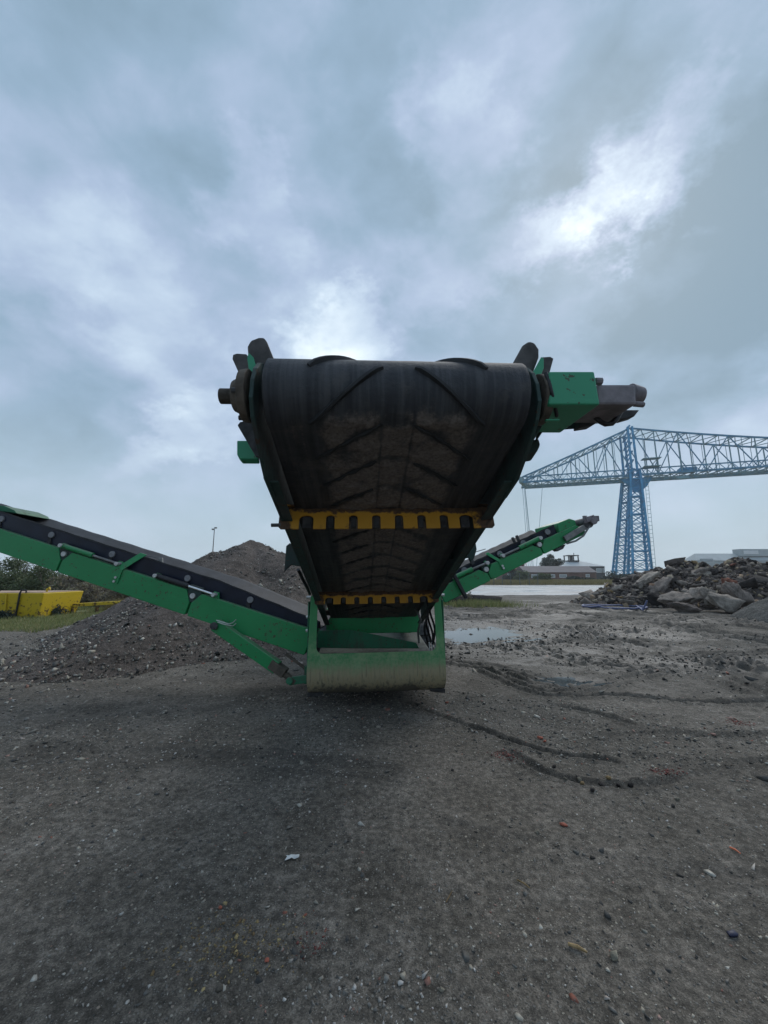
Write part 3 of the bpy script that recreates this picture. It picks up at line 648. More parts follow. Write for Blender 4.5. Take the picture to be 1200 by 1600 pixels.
# ------------------------------------------------------------------ blue hose loop
m_ = m_plain('blue_hose_plastic', (0.12, 0.14, 0.26), 0.45, 0.2, 8, 0, 0); M['bluehose'] = m_
c0 = np.array(G(962, 950)); pts = []
for i in range(60):
    a = i / 60 * 2 * math.pi * 1.7 + 2.5; r = 1.0 + 0.06 * math.sin(3 * a) + 0.03 * i / 60
    x, y = c0[0] + 1.35 * r * math.cos(a), c0[1] + 1.15 * r * math.sin(a); pts.append((x, y, max(gz1(x, y), 0.0) + 0.045 + 0.03 * (i > 30)))
x, y = G(1005, 957); pts += [(x, y, 0.1), (x + 0.15, y - 0.1, 0.5)]
tag(MB().tube(pts, 0.035, 8).build('hose', 'bluehose', smooth=60), 'blue plastic hose coiled on the mud beside the rubble heap', 'hose')

# ------------------------------------------------------------------ the screening machine
MROT = Matrix.Translation((-0.07, 4.5, 0)) @ Matrix.Rotation(R(3.35), 4, 'Z') @ Matrix.Rotation(R(-0.8), 4, 'Y')
mach = bpy.data.objects.new('screening_machine', None); COL.objects.link(mach); mach.matrix_world = MROT
tag(mach, 'green mobile screening machine with its main conveyor pointing at the viewer', 'screening machine')
MI = MROT.inverted()
def L(u, v, Y): return MI @ P(u, v, Y)
SL = R(18.2); CD = Vector((0, math.cos(SL), -math.sin(SL))); CN = Vector((0, math.sin(SL), math.cos(SL)))
C0 = Vector((0, -2.764, 2.345)); RD = 0.17; LC = 4.0
def CV(a, x, b): return C0 + CD * a + CN * b + Vector((x, 0, 0))
def path(s):
    """outer face of the belt: s = 0 where it leaves the drum below; s > 0 runs under the conveyor, s < 0 up round the drum"""
    if s >= 0: return CV(s, 0, -RD), -CN
    if s > -math.pi * RD:
        t_ = -s / RD; n = CN * (-math.cos(t_)) + CD * (-math.sin(t_)); return C0 + n * RD, n
    return CV(-s - math.pi * RD, 0, RD), CN
# frame: two channels and the head cheek plates
mb = MB()
for sgn in (-1, 1):
    def q(a, x, b): return CV(a, sgn * x, b)
    def seg(a0, a1, x0, x1, b0, b1): mb.hexa([q(a0, x0, b0), q(a0, x1, b0), q(a0, x1, b1), q(a0, x0, b1), q(a1, x0, b0), q(a1, x1, b0), q(a1, x1, b1), q(a1, x0, b1)])
    seg(0.3, LC, 0.655, 0.67, -0.262, 0.17); seg(0.34, LC, 0.60, 0.654, -0.262, -0.25); seg(0.3, LC, 0.671, 0.73, 0.158, 0.17)
    poly = [(-0.06, 0.16), (-0.10, 0.08), (-0.11, 0.0), (-0.09, -0.09), (-0.03, -0.15), (0.08, -0.2), (0.3, -0.272), (0.5, -0.272), (0.5, 0.2), (0.05, 0.23), (-0.02, 0.2)]
    mb.plate([q(a, 0.645, b) for a, b in poly], (0.02 * sgn, 0, 0))
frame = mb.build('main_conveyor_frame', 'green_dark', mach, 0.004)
# belt with caked mud
ns_u, ns_h = 330, 46
S = np.concatenate([np.linspace(LC, 0, ns_u, endpoint=False), np.linspace(0, -math.pi * RD, ns_h, endpoint=False), np.linspace(-math.pi * RD, -math.pi * RD - LC, 60)])
XB = np.linspace(-0.59, 0.59, 90); SX, XX = np.meshgrid(S, XB, indexing='ij')
PITCHC = 0.275
def cleat_s(k, ax): return 0.26 + k * PITCHC + 0.72 * (ax - 0.07) + 0.35 * (ax - 0.07) ** 2
axb = np.abs(XX); near_c = np.full(SX.shape, 9.0)
for k in range(-4, 14): near_c = np.minimum(near_c, np.where(axb < 0.44, np.abs(SX - cleat_s(k, np.maximum(axb, 0.05))), 9))
nz = fbm(XX * 6, SX * 6, 4, 0.6); under = sstep(-0.17, 0.02, SX) * (SX < LC)
mud = under * (1 - sstep(0.31, 0.40, axb + 0.06 * nz)) * (0.45 + 0.55 * sstep(0.01, 0.05, near_c + 0.02 * nz)) * (0.85 + 0.6 * nz)
lines = np.clip(1 - np.abs(axb - 0.075) / 0.012, 0, 1); mud = mud * (1 - 0.7 * lines)
rib = under * sum(np.exp(-((axb - x0 - 0.01 * pn(SX * 3, x0 * 50 + 0 * SX)) / 0.014) ** 2) for x0 in (0.44, 0.48, 0.52)) * (0.35 + 0.3 * pn(SX * 4, XX * 9))
mud = np.clip(mud + rib, 0, 1)
disp = 0.013 * mud * (0.7 + 0.8 * fbm(XX * 14, SX * 14, 3, 0.6)) + 0.0015 * fbm(XX * 5, SX * 20, 2)
PT = np.array([[*path(s)[0]] for s in S]); NN = np.array([[*path(s)[1]] for s in S])
V = PT[:, None, :] + NN[:, None, :] * disp[..., None]; V[..., 0] += XX
nS, nX = SX.shape; i, j = np.meshgrid(np.arange(nS - 1), np.arange(nX - 1), indexing='ij')
F = np.stack([i * nX + j, i * nX + j + 1, (i + 1) * nX + j + 1, (i + 1) * nX + j], -1).reshape(-1, 4)
bme = np_mesh('conveyor_belt', V.reshape(-1, 3), F, smooth=True); attr(bme, 'mud', mud.ravel())
belt = link('conveyor_belt', bme, 'belt', mach)
so_ = belt.modifiers.new('thickness', 'SOLIDIFY'); so_.thickness = 0.014; so_.offset = -1
tag(belt, 'worn black rubber belt caked with brown mud')
for k in range(-4, 13):
    for sgn in (-1, 1):
        mb = MB()
        if k > 2 and random.random() < 0.4: continue
        xa, xb = (0.075, 0.40) if k < 0 else (0.075 + random.uniform(0, 0.05), 0.40 - random.uniform(0, 0.12))
        pts = []
        for x in np.linspace(xa, xb, 14):
            s = cleat_s(k, x); p, n = path(s); pts.append((p + Vector((sgn * x, 0, 0)), n))
        w = 0.009; sec = []
        for idx, (p, n) in enumerate(pts):
            d = (pts[min(idx + 1, 13)][0] - pts[max(idx - 1, 0)][0]).normalized(); sd_ = n.cross(d).normalized()
            taper = 0.55 if idx in (0, 13) else 1.0; hgt = 0.019 if cleat_s(k, 0.25) < 0.1 else 0.013 + 0.007 * math.sin(idx * 1.7 + k * 2.3 + sgn)
            sec.append([p + sd_ * w * 1.5 - n * 0.004, p + sd_ * w * 0.7 + n * hgt * taper, p - sd_ * w * 0.7 + n * hgt * taper, p - sd_ * w * 1.5 - n * 0.004])
        vs = [x for s_ in sec for x in s_]; fs = [(a * 4 + e, a * 4 + (e + 1) % 4, a * 4 + 4 + (e + 1) % 4, a * 4 + 4 + e) for a in range(13) for e in range(4)] + [(3, 2, 1, 0), (52, 53, 54, 55)]
        mb.add(vs, fs)
        mb.build('cleat', 'black', belt, smooth=50)
# drum inside the belt, shaft stub and flange bearing
mb = MB().cyl(CV(0, -0.6, 0), CV(0, 0.6, 0), RD - 0.017, n=40); drum = mb.build('head_drum', 'iron', mach, smooth=40)
MB().cyl(CV(0, -0.83, 0), CV(0, -0.66, 0), 0.036, n=24).build('shaft', 'muddy', drum, 0.004, 40)
mb = MB(); mb.cyl(CV(0, -0.725, 0), CV(0, -0.686, 0), 0.12, 0.125, 28); mb.cyl(CV(0, -0.765, 0), CV(0, -0.726, 0), 0.07, 0.09, 28)
bear = mb.build('flange_bearing', 'muddy', mach, 0.004, 40)
for a in range(4):
    t_ = a * math.pi / 2 + 0.5; MB().cyl(CV(0.1 * math.cos(t_), -0.745, 0.1 * math.sin(t_)), CV(0.1 * math.cos(t_), -0.722, 0.1 * math.sin(t_)), 0.012, n=6).build('bolt', 'iron', bear)
MB().cyl(CV(0, 0.686, 0), CV(0, 0.73, 0), 0.125, 0.12, 28).build('flange_bearing', 'muddy', mach, 0.004, 40)
# worn skirt plates standing up at the head (outline, distance, thickness)
def head_plate(name, poly, Y, depth, mat, parent=None, bevel=0.008, slope=True):
    d = CD * depth if slope else Vector((0, depth, 0))
    return MB().plate([L(u, v, Y) for u, v in poly], d).build(name, mat, parent or mach, bevel)
head_plate('skirt_plate', [(399, 590), (387, 556), (386, 540), (391, 531), (404, 526), (413, 526), (417, 532), (434, 574), (420, 582)], 1.74, 0.2, 'earplate', frame, 0.012)
head_plate('skirt_plate', [(796, 576), (817, 538), (826, 532), (836, 534), (843, 545), (843, 556), (830, 590), (815, 584)], 1.80, 0.2, 'earplate', frame, 0.012)
head_plate('cheek_strip', [(392, 600), (386, 560), (388, 550), (396, 558), (405, 590), (404, 606)], 1.72, 0.03, 'green_pale', frame, 0.003)
head_plate('cheek_strip', [(829, 588), (846, 557), (850, 560), (850, 574), (840, 600), (834, 604)], 1.77, 0.03, 'green_pale', frame, 0.003)
head_plate('bracket', [(381, 600), (363, 560), (364, 554), (370, 552), (385, 553), (392, 562), (392, 600)], 1.82, 0.015, 'earplate', frame, 0.003)
head_plate('bracket', [(843, 582), (846, 558), (860, 557), (865, 560), (859, 582), (852, 600), (842, 604)], 1.88, 0.015, 'earplate', frame, 0.003)
head_plate('bracket', [(371, 664), (375, 659), (392, 656), (404, 690), (412, 716), (399, 712)], 1.92, 0.015, 'iron', frame, 0.003)
o = head_plate('box_section', [(370, 688), (399, 688), (403, 717), (376, 717), (370, 710)], 2.0, 0.05, 'green_pale', frame, 0.006)
head_plate('box_section', [(820, 690), (842, 684), (845, 694), (840, 705), (822, 708)], 2.05, 0.1, 'green_dark', frame, 0.01)
head_plate('cheek_lip', [(839, 604), (853, 584), (858, 600), (856, 640), (846, 668), (822, 708), (818, 700), (838, 662), (848, 630), (846, 606)], 1.84, 0.02, 'green_dark', frame, 0.004)
# drive: guard box, gearbox-motor, hoses
def gbox(u0, u1, v0, v1, Yf, Yb, name, mat, parent, bevel=0.006, chamf=0.0):
    p = [L(u0, v1, Yf), L(u1, v1, Yf), L(u1 - chamf, v0, Yf), L(u0, v0, Yf)]
    return MB().plate(p, (0, Yb - Yf, 0)).build(name, mat, parent, bevel)
drive = gbox(858, 938, 580, 632, 1.66, 2.02, 'drive_guard', 'green_pale', mach, 0.008, 9)
tag(drive, 'faded green drive guard on the right of the head drum')
p0 = L(925, 620, 1.80)
mo = gbox(932, 996, 600, 632, 1.70, 1.93, 'motor', 'motor', drive, 0.012, 3)
a = L(984, 617, 1.80); b_ = L(1003, 618, 1.80); MB().cyl(a, b_, 0.056, 0.04, 20).build('motor_end', 'motor', drive, 0.003, 40)
a = L(990, 631, 1.74); MB().cyl(a, a + Vector((0.05, 0, -0.004)), 0.014, n=10).build('motor_port', 'motor', drive, 0.003, 40)
a = L(930, 596, 1.70); MB().cyl(a, a + Vector((0.03, 0, 0.0)), 0.018, n=8).build('motor_bolt', 'motor', drive)
MB().plate([L(u, v, 1.95) for u, v in ((905, 640), (1000, 640), (992, 650), (975, 655), (962, 654), (940, 656), (925, 665), (905, 668))], (0, 0.06, 0)).build('motor_mount', 'iron', drive, 0.006)
mb = MB(); mb.tube([L(930, 652, 1.86), L(938, 659, 1.86), L(946, 663, 1.86), (L(956, 662, 1.86)), L(963, 655, 1.86), L(968, 646, 1.86), L(972, 640, 1.86)], 0.013, 8); mb.build('hose', 'hose', drive, smooth=60)
MB().tube([L(853, 583, 1.68), L(859, 602, 1.66), L(862, 615, 1.66), L(866, 630, 1.68), L(870, 650, 1.75)], 0.009, 8).build('hose', 'hose', drive, smooth=60)
MB().bar(L(852, 657, 1.72), L(873, 657, 1.72), 0.02, 0.008).build('foot_strip', 'green_pale', drive, 0.002)
MB().plate([L(u, v, 2.0) for u, v in ((845, 640), (880, 634), (905, 634), (906, 668), (850, 672), (838, 690))], (0, 0.02, 0)).build('mount_plate', 'green_dark', drive, 0.004)
# yellow notched scraper bars
def scraper(a0, hgt, half, notches, parent, b0):
    top = b0; bot = b0 - hgt; pts = [(-half, top), (-half, bot + 0.015), (-half + 0.015, bot)]
    for xc, w, hn in notches:
        r = w / 2
        pts.append((xc - r, bot)); pts.append((xc - r, bot + hn - r * 0.6))
        for k in range(1, 6):
            t_ = math.pi * (1 - k / 6); pts.append((xc + r * math.cos(t_), bot + hn - r * 0.6 + r * 0.6 * math.sin(t_)))
        pts.append((xc + r, bot + hn - r * 0.6)); pts.append((xc + r, bot))
    pts += [(half - 0.015, bot), (half, bot + 0.015), (half, top)]
    mb = MB(); n = len(pts); mb.plate([CV(a0, x, b) for x, b in pts], CD * 0.012)
    me_o = mb.build('scraper_bar', 'yellow', parent); me = me_o.data
    x = np.array([v.co.x for v in me.vertices]); attr(me, 'rust', 0.05 + 0.95 * sstep(0.52, 0.68, np.abs(x)))
    for xc, w, hn in notches:
        MB().hexa([CV(a, xc + sx, b) for a, b in ((a0 + 0.016, bot - 0.01), (a0 + 0.016, top)) for sx in (-w * 0.3, w * 0.3) ][:0] or
                  [CV(a0 + 0.03, xc - w * .3, bot + 0.02), CV(a0 + 0.03, xc + w * .3, bot + 0.02), CV(a0 + 0.05, xc + w * .3, bot + 0.02), CV(a0 + 0.05, xc - w * .3, bot + 0.02),
                   CV(a0 + 0.03, xc - w * .3, top), CV(a0 + 0.03, xc + w * .3, top), CV(a0 + 0.05, xc + w * .3, top), CV(a0 + 0.05, xc - w * .3, top)]).build('tine', 'iron', me_o)
    lip = MB().plate([CV(a0 - 0.022, -half + 0.01, top + 0.001), CV(a0 - 0.022, half - 0.01, top + 0.001), CV(a0 + 0.04, half - 0.01, top + 0.001), CV(a0 + 0.04, -half + 0.01, top + 0.001)], CN * 0.01).build('lip', 'yellow', me_o, 0.003)
    attr(lip.data, 'rust', [0.8] * len(lip.data.vertices))
    return me_o
NX = [-0.515, -0.365, -0.22, -0.075, 0.07, 0.215, 0.36, 0.505]
scraper(0.80, 0.15, 0.685, [(x, 0.09 if i in (0, 7) else 0.055, 0.095) for i, x in enumerate(NX)], frame, -0.163)
scraper(2.72, 0.12, 0.67, [(x, 0.09 if i in (0, 7) else 0.055, 0.075) for i, x in enumerate(NX)], frame, -0.18)
MB().cyl(CV(0.806, -0.73, -0.285), CV(0.806, -0.67, -0.285), 0.012, n=10).build('pin', 'iron', frame)
# hanging side brackets that carry the conveyor on the chassis
for sgn, pl in ((-1, [(444, 893), (447, 853), (453, 848), (468, 866), (480, 880), (466, 884), (455, 882)]), (1, [(690, 872), (690, 850), (734, 842), (743, 846), (745, 858), (741, 872), (736, 877), (732, 871), (720, 873)])):
    head_plate('support_bracket', pl, 3.5, 0.02, 'green_dark', frame, 0.004)
    a0 = CV(1.55, sgn * 0.72, -0.12)
MB().tube([L(466, 890, 3.6), L(473, 905, 3.7), L(480, 918, 3.8), L(484, 928, 4.2)], 0.016, 8).build('hose', 'hose', frame, smooth=60)

# tail guard: U-shaped plate with rolled-under lower edge
zt, z0 = 0.655, 0.46
xo = lambda z: 0.775 - 0.03 * max(0, (z - 0.5)) / 0.8
def arc(cx, cz, r, a0, a1, n=7): return [(cx + r * math.cos(R(a0 + (a1 - a0) * k / n)), cz + r * math.sin(R(a0 + (a1 - a0) * k / n))) for k in range(n + 1)]
half = [(0.0, zt)] + arc(0.675 - 0.07, zt + 0.07, 0.07, -90, 0) + [(0.665, 1.27), (xo(1.27) - 0.02, 1.30), (xo(1.27), 1.27), (0.775, z0)]
mb = MB()
outl = half + [(-x, z) for x, z in half[::-1]][:-1]
mb.plate([(x, 0, z) for x, z in outl], (0, 0.014, 0))
n1_, n2_ = 30, 16; vs = []
for k in range(n2_ + 1):
    z = z0 - (z0 - 0.2) * k / n2_; y = 0.16 * ((z0 - z) / 0.26) ** 2.4
    for i_ in range(n1_ + 1): vs.append((-0.775 + 1.55 * i_ / n1_, y - 0.001, z - 0.004 * math.sin(i_ * 0.7) * (k / n2_)))
m0 = len(vs); vs += [(x, y + 0.014, z) for x, y, z in vs]
fs = [(k * 31 + i_, k * 31 + i_ + 1, (k + 1) * 31 + i_ + 1, (k + 1) * 31 + i_) for k in range(n2_) for i_ in range(n1_)]
fs += [tuple(m0 + q for q in f[::-1]) for f in fs]
for row in (0, n2_): fs += [(row * 31 + i_, row * 31 + i_ + 1, m0 + row * 31 + i_ + 1, m0 + row * 31 + i_) for i_ in range(n1_)]
for c in (0, n1_): fs += [(k * 31 + c, (k + 1) * 31 + c, m0 + (k + 1) * 31 + c, m0 + k * 31 + c) for k in range(n2_)]
mb.add(vs, fs)
guard = mb.build('tail_guard', 'tail', mach, smooth=40)
tag(guard, 'rolled green guard plate worn and rusting towards the ground')
for sgn in (-1, 1):
    MB().plate([(sgn * 0.777, 0.016, 1.22), (sgn * 0.777, 0.016, 0.47), (sgn * 0.777, 0.05, 0.3), (sgn * 0.777, 0.17, 0.19), (sgn * 0.777, 0.5, 0.22), (sgn * 0.777, 0.5, 0.8), (sgn * 0.777, 0.2, 1.22)], (-0.012 * sgn, 0, 0)).build('side_cheek', 'green_dirty', guard, 0.002)
    MB().plate([(sgn * 0.775, 0.08, 0.225), (sgn * 0.60, 0.08, 0.225), (sgn * 0.61, 0.1, 0.195), (sgn * 0.775, 0.1, 0.175)], (0, 0.05, 0)).build('wear_foot', 'iron', guard, 0.004)
for sgn, z in ((-1, 1.27), (-1, 1.05), (1, 1.27), (-1, 0.9)):
    MB().cyl((sgn * 0.80, 0.06, z), (sgn * 0.75, 0.06, z), 0.016, n=10).build('bolt', 'bolt', guard)
# what shows through the guard opening: cross beams, dusty panels, hoses
body = MB().box((0, 1.35, 0.86), (1.36, 0.12, 0.36)).build('chassis', 'green', mach, 0.01)
MB().hexa([L(u, v, Y) for u, v, Y in ((496, 1012, 5.0), (545, 1013, 4.95), (545, 1013, 5.2), (496, 1012, 5.25), (496, 985, 5.0), (548, 984, 4.95), (548, 984, 5.2), (496, 985, 5.25))]).build('side_panel', 'green_dirty', body, 0.006)
MB().hexa([L(u, v, Y) for u, v, Y in ((540, 1013, 4.94), (655, 1013, 5.0), (655, 1013, 5.2), (540, 1013, 5.2), (548, 984, 4.94), (650, 1004, 5.0), (650, 1004, 5.2), (548, 984, 5.2))]).build('sloping_panel', 'green_dirty', body, 0.006)
MB().bar((-0.7, 0.95, 1.02), (-0.25, 0.9, 1.0), 0.1, 0.07).build('muddy_bracket', 'muddy', body, 0.01)
mb = MB()
for k in range(4):
    x = 0.60 + 0.025 * k; pts = []
    for t_ in np.linspace(0, 1, 12): pts.append((x + 0.03 * math.sin(7 * t_ + k), 0.2 + 0.05 * math.cos(6 * t_ + k) , 1.25 - 0.55 * t_))
    MB().tube(pts, 0.013, 7).build('hose', 'hose', body, smooth=60)
for k in range(3):
    MB().cyl((0.63 + 0.03 * k, 0.2, 0.72), (0.63 + 0.033 * k, 0.17, 0.62), 0.011, n=8).build('hose_fitting', 'bolt', body)
MB().tube([(0.55, 0.5, 0.66), (0.54, 0.5, 0.8), (0.57, 0.45, 0.95), (0.53, 0.45, 1.05), (0.5, 0.5, 1.1)], 0.014).build('hose', 'steel', body, smooth=60)
# the rest of the machine: beams, body, tracks (behind the conveyor)
for sgn in (-1, 1):
    MB().box((sgn * 0.5, 3.6, 0.8), (0.16, 4.3, 0.3)).build('chassis_beam', 'green', body, 0.01)
    tr = MB()
    prof = [(2.65, 0.42)] + [(2.95 + 0.33 * math.cos(R(a)), 0.38 + 0.33 * math.sin(R(a))) for a in range(170, 89, -16)] + [(5.2 + 0.33 * math.cos(R(a)), 0.38 + 0.33 * math.sin(R(a))) for a in range(90, -91, -18)] + [(2.95 + 0.33 * math.cos(R(a)), 0.38 + 0.33 * math.sin(R(a))) for a in range(270, 189, -16)]
    track = MB().plate([(sgn * 0.72, y, z) for y, z in prof], (0.34 * sgn, 0, 0)).build('track', 'iron', mach, 0.01)
    for k in range(17):
        MB().box((sgn * 0.89, 2.95 + k * 0.14, 0.025), (0.36, 0.1, 0.03)).build('track_shoe', 'muddy', track)
    MB().plate([(sgn * 0.98, 2.2, 1.25), (sgn * 0.98, 5.4, 1.25), (sgn * 0.98, 5.9, 2.5), (sgn * 0.98, 2.6, 2.1)], (-0.03 * sgn, 0, 0)).build('screen_box_side', 'green', body, 0.006)
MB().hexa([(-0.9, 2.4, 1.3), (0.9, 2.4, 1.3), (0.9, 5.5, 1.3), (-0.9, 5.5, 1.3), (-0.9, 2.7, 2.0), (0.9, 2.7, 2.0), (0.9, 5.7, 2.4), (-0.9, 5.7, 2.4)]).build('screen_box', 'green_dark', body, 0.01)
MB().box((0, 3.2, 0.45), (1.3, 2.2, 0.3)).build('undercarriage', 'iron', body, 0.01)
MB().hexa([(-0.72, 0.2, 0.25), (0.72, 0.2, 0.25), (0.75, 2.4, 0.2), (-0.75, 2.4, 0.2), (-0.72, 0.2, 0.5), (0.72, 0.2, 0.5), (0.75, 2.4, 0.62), (-0.75, 2.4, 0.62)]).build('shade_block', 'green_dark', body, 0.01)  # unseen box added to block light and darken the ground under the guard

# ------------------------------------------------------------------ side conveyors
def side_conveyor(P0, P1, h0, h1, wtoward, Lmax, feats, label):
    """P0, P1: centre line of the beam nearest the viewer (machine space)"""
    P0 = Vector(P0); P1 = Vector(P1); d = (P1 - P0).normalized(); Lr = (P1 - P0).length
    w = d.cross(Vector((0, 0, 1))).normalized()
    if w.dot(Vector(wtoward)) < 0: w = -w
    n = w.cross(d); n = n if n.z > 0 else -n
    def q(a, x, b): return P0 + d * (a * Lr) + w * x + n * b
    def hh_(a): return h0 + (h1 - h0) * min(a, 1.2)
    def beam(a0, a1, x, wd, name, mat, parent, cut0=0.0, cut1=0.0):
        ha, hb = hh_(a0) / 2, hh_(a1) / 2; e = 0.035 / Lr
        c0, c1 = cut0 / Lr, cut1 / Lr
        poly = [(a0, -ha + 0.02), (a0 + e * 0.4, -ha), (a1 - e * 0.4, -hb), (a1, -hb + 0.03), (a1, hb - 0.16 * hb / 0.17), (a1 - c1 * 1.2 - e, hb), (a0 + c0 * 1.2 + e, ha), (a0, ha - 0.16 * ha / 0.17)]
        return MB().plate([q(a, x, b) for a, b in poly], -w * wd).build(name, mat, parent, 0.008)
    ks = feats['joints']
    root = beam(0.0, ks[0] - 0.002, 0, 0.09, 'side_conveyor', 'green', mach, 0.02, 0.05); root['label'] = label
    for i_ in range(len(ks)):
        beam(ks[i_] + 0.004, ks[i_ + 1] - 0.002 if i_ + 1 < len(ks) else Lmax, 0, 0.09, 'beam_section', 'green', root, 0.05, 0.05)
    BW = 0.85
    beam(0.02, Lmax, -BW, 0.08, 'far_beam', 'green', root)
    for a in ks:
        MB().cyl(q(a, -0.02, hh_(a) * 0.32), q(a, 0.016, hh_(a) * 0.32), 0.035, n=20).build('pivot_pin', 'bolt', root, 0.004, 40)
        MB().plate([q(a - 0.022, -0.011, hh_(a) * 0.05), q(a + 0.022, -0.011, hh_(a) * 0.05), q(a + 0.02, -0.011, hh_(a) * 0.72), q(a - 0.02, -0.011, hh_(a) * 0.72)], -w * 0.06).build('pivot_lug', 'green_dark', root, 0.004)
    # belt carried above the beams, troughed; dark skirt below its near edge
    bt = feats['belt']; a0, a1 = feats.get('belt_a', (0.0, Lmax * 0.985)); na_ = 60
    prof = [(-0.045, 0.0), (-0.10, -0.012), (-0.25, -0.11), (-0.55, -0.11), (-0.72, -0.012), (-0.775, 0.0), (-0.775, -0.016), (-0.72, -0.03), (-0.55, -0.128), (-0.25, -0.128), (-0.10, -0.03), (-0.045, -0.016)]
    vs = []; k_ = len(prof)
    for ia in range(na_ + 1):
        a = a0 + (a1 - a0) * ia / na_; base = hh_(a) / 2 + bt(a)
        vs += [q(a, x, base + b + 0.006 * math.sin(ia * 1.3) * (0.5 if x in (-0.045, -0.775) else 0.1)) for x, b in prof]
    fs = [(ia * k_ + e, ia * k_ + (e + 1) % k_, (ia + 1) * k_ + (e + 1) % k_, (ia + 1) * k_ + e) for ia in range(na_) for e in range(k_)] + [tuple(range(k_ - 1, -1, -1)), tuple(na_ * k_ + e for e in range(k_))]
    sb = MB().add(vs, fs).build('belt', 'sidebelt', root, smooth=50)
    pts0 = []; pts1 = []
    for ia in range(na_ + 1):
        a = a0 + (a1 - a0) * ia / na_; pts0.append(q(a, -0.085, hh_(a) / 2 - 0.06)); pts1.append(q(a, -0.06, hh_(a) / 2 + bt(a) - 0.02))
    vs = pts0 + pts1; nn = na_ + 1; vs += [p - w * 0.012 for p in vs]
    fs = [(i_, i_ + 1, nn + i_ + 1, nn + i_) for i_ in range(na_)] + [(2 * nn + i_, 3 * nn + i_, 3 * nn + i_ + 1, 2 * nn + i_ + 1) for i_ in range(na_)]
    fs += [(nn + i_, nn + i_ + 1, 3 * nn + i_ + 1, 3 * nn + i_) for i_ in range(na_)] + [(i_, 2 * nn + i_, 2 * nn + i_ + 1, i_ + 1) for i_ in range(na_)]
    MB().add(vs, fs).build('belt_skirt', 'navy', root)
    for a in feats['idlers']:
        c = hh_(a) / 2 + bt(a) * 0.55; MB().cyl(q(a, -0.09, c), q(a, -0.045, c), 0.042, n=20).build('idler_end', 'idler', root, 0.004, 40)
        MB().box(q(a, -0.07, c - 0.09), (0.05, 0.03, 0.12)).build('idler_bracket', 'black', root, 0.003)
    for a, b0 in feats['cyls']:
        dlt = 0.105 if b0 else 0.1
        c0, c1, c2 = q(a, 0.0, hh_(a) / 2 + 0.045), q(a + (b0 - a) * 0.55, 0.0, hh_(a) / 2 + 0.045), q(b0, 0.0, hh_(b0) / 2 + 0.04)
        cy = MB().cyl(c0, c1, 0.034, n=18).build('cylinder', feats['cylmat'].get(a, 'hose'), root, 0.003, 40)
        MB().cyl(c1, c2, 0.017, n=14).build('rod', 'chrome' if feats['cylmat'].get(a) is None else 'steel', cy, 0, 40)
        for cc, aa in ((c0, a), (c2, b0)):
            MB().cyl(cc - w * 0.05, cc + w * 0.05, 0.026, n=14).build('eye', 'bolt', cy, 0.003, 40)
            MB().plate([q(aa - 0.016, -0.03, hh_(aa) / 2 - 0.02), q(aa + 0.016, -0.03, hh_(aa) / 2 - 0.02), q(aa + 0.007, -0.03, hh_(aa) / 2 + 0.075), q(aa - 0.007, -0.03, hh_(aa) / 2 + 0.075)], -w * 0.02).build('lug', 'green', root, 0.003)
    for a in feats['straps']:
        h_ = hh_(a) / 2; t_ = bt(a)
        pl = [(0.014, -h_ * 0.35), (0.014, h_ * 0.9), (-0.02, h_ + t_ * 0.5), (-0.05, h_ + t_ + 0.03)]
        mb = MB()
        for (x0, b0), (x1, b1), s0, s1 in zip(pl[:-1], pl[1:], (0, 0, -0.02), (0, -0.02, -0.045)):
            mb.hexa([q(a + s0 - 0.011, x0, b0), q(a + s0 + 0.011, x0, b0), q(a + s0 + 0.011, x0 - 0.012, b0), q(a + s0 - 0.011, x0 - 0.012, b0), q(a + s1 - 0.011, x1, b1), q(a + s1 + 0.011, x1, b1), q(a + s1 + 0.011, x1 - 0.012, b1), q(a + s1 - 0.011, x1 - 0.012, b1)])
        st_ = mb.build('strap', 'green', root, 0.002)
        for bb in (-0.2, 0.15): MB().cyl(q(a, 0.012, h_ * bb), q(a, 0.028, h_ * bb), 0.016, n=10).build('bolt', 'bolt', st_)
    return root, q, hh_, d, w, n, Lr
M['navy'] = m_plain('dark_skirt', (0.012, 0.016, 0.032), 0.4, 0.3, 5, 0, 0.1)
M['idler'] = m_plain('idler_grey', (0.2, 0.2, 0.21), 0.55, 0.25, 20)
M['sidebelt'] = m_plain('side_belt_rubber', (0.028, 0.029, 0.033), 0.6, 0.35, 6, 0, 0.25)
lp0 = L(482, 1004, 4.95); lp1 = L(0, 845, 5.25)
def ua(u): return 1 - u / 482.0 + 0.0
LF = dict(joints=[0.36, 0.785], belt=lambda a: 0.225 if a > 0.3 else 0.12 + 0.35 * a, belt_a=(-0.01, 1.25), idlers=[0.20, 0.40, 0.65, 0.86, 1.04], cyls=[(0.80, 0.61), (0.485, 0.30)], cylmat={0.80: 'green'}, straps=[0.60])
lc, q, hh_, d_, w_, n_, Lr = side_conveyor(lp0, lp1, 0.32, 0.295, (0, -1, 0), 1.28, LF, 'long side conveyor rising to the left')
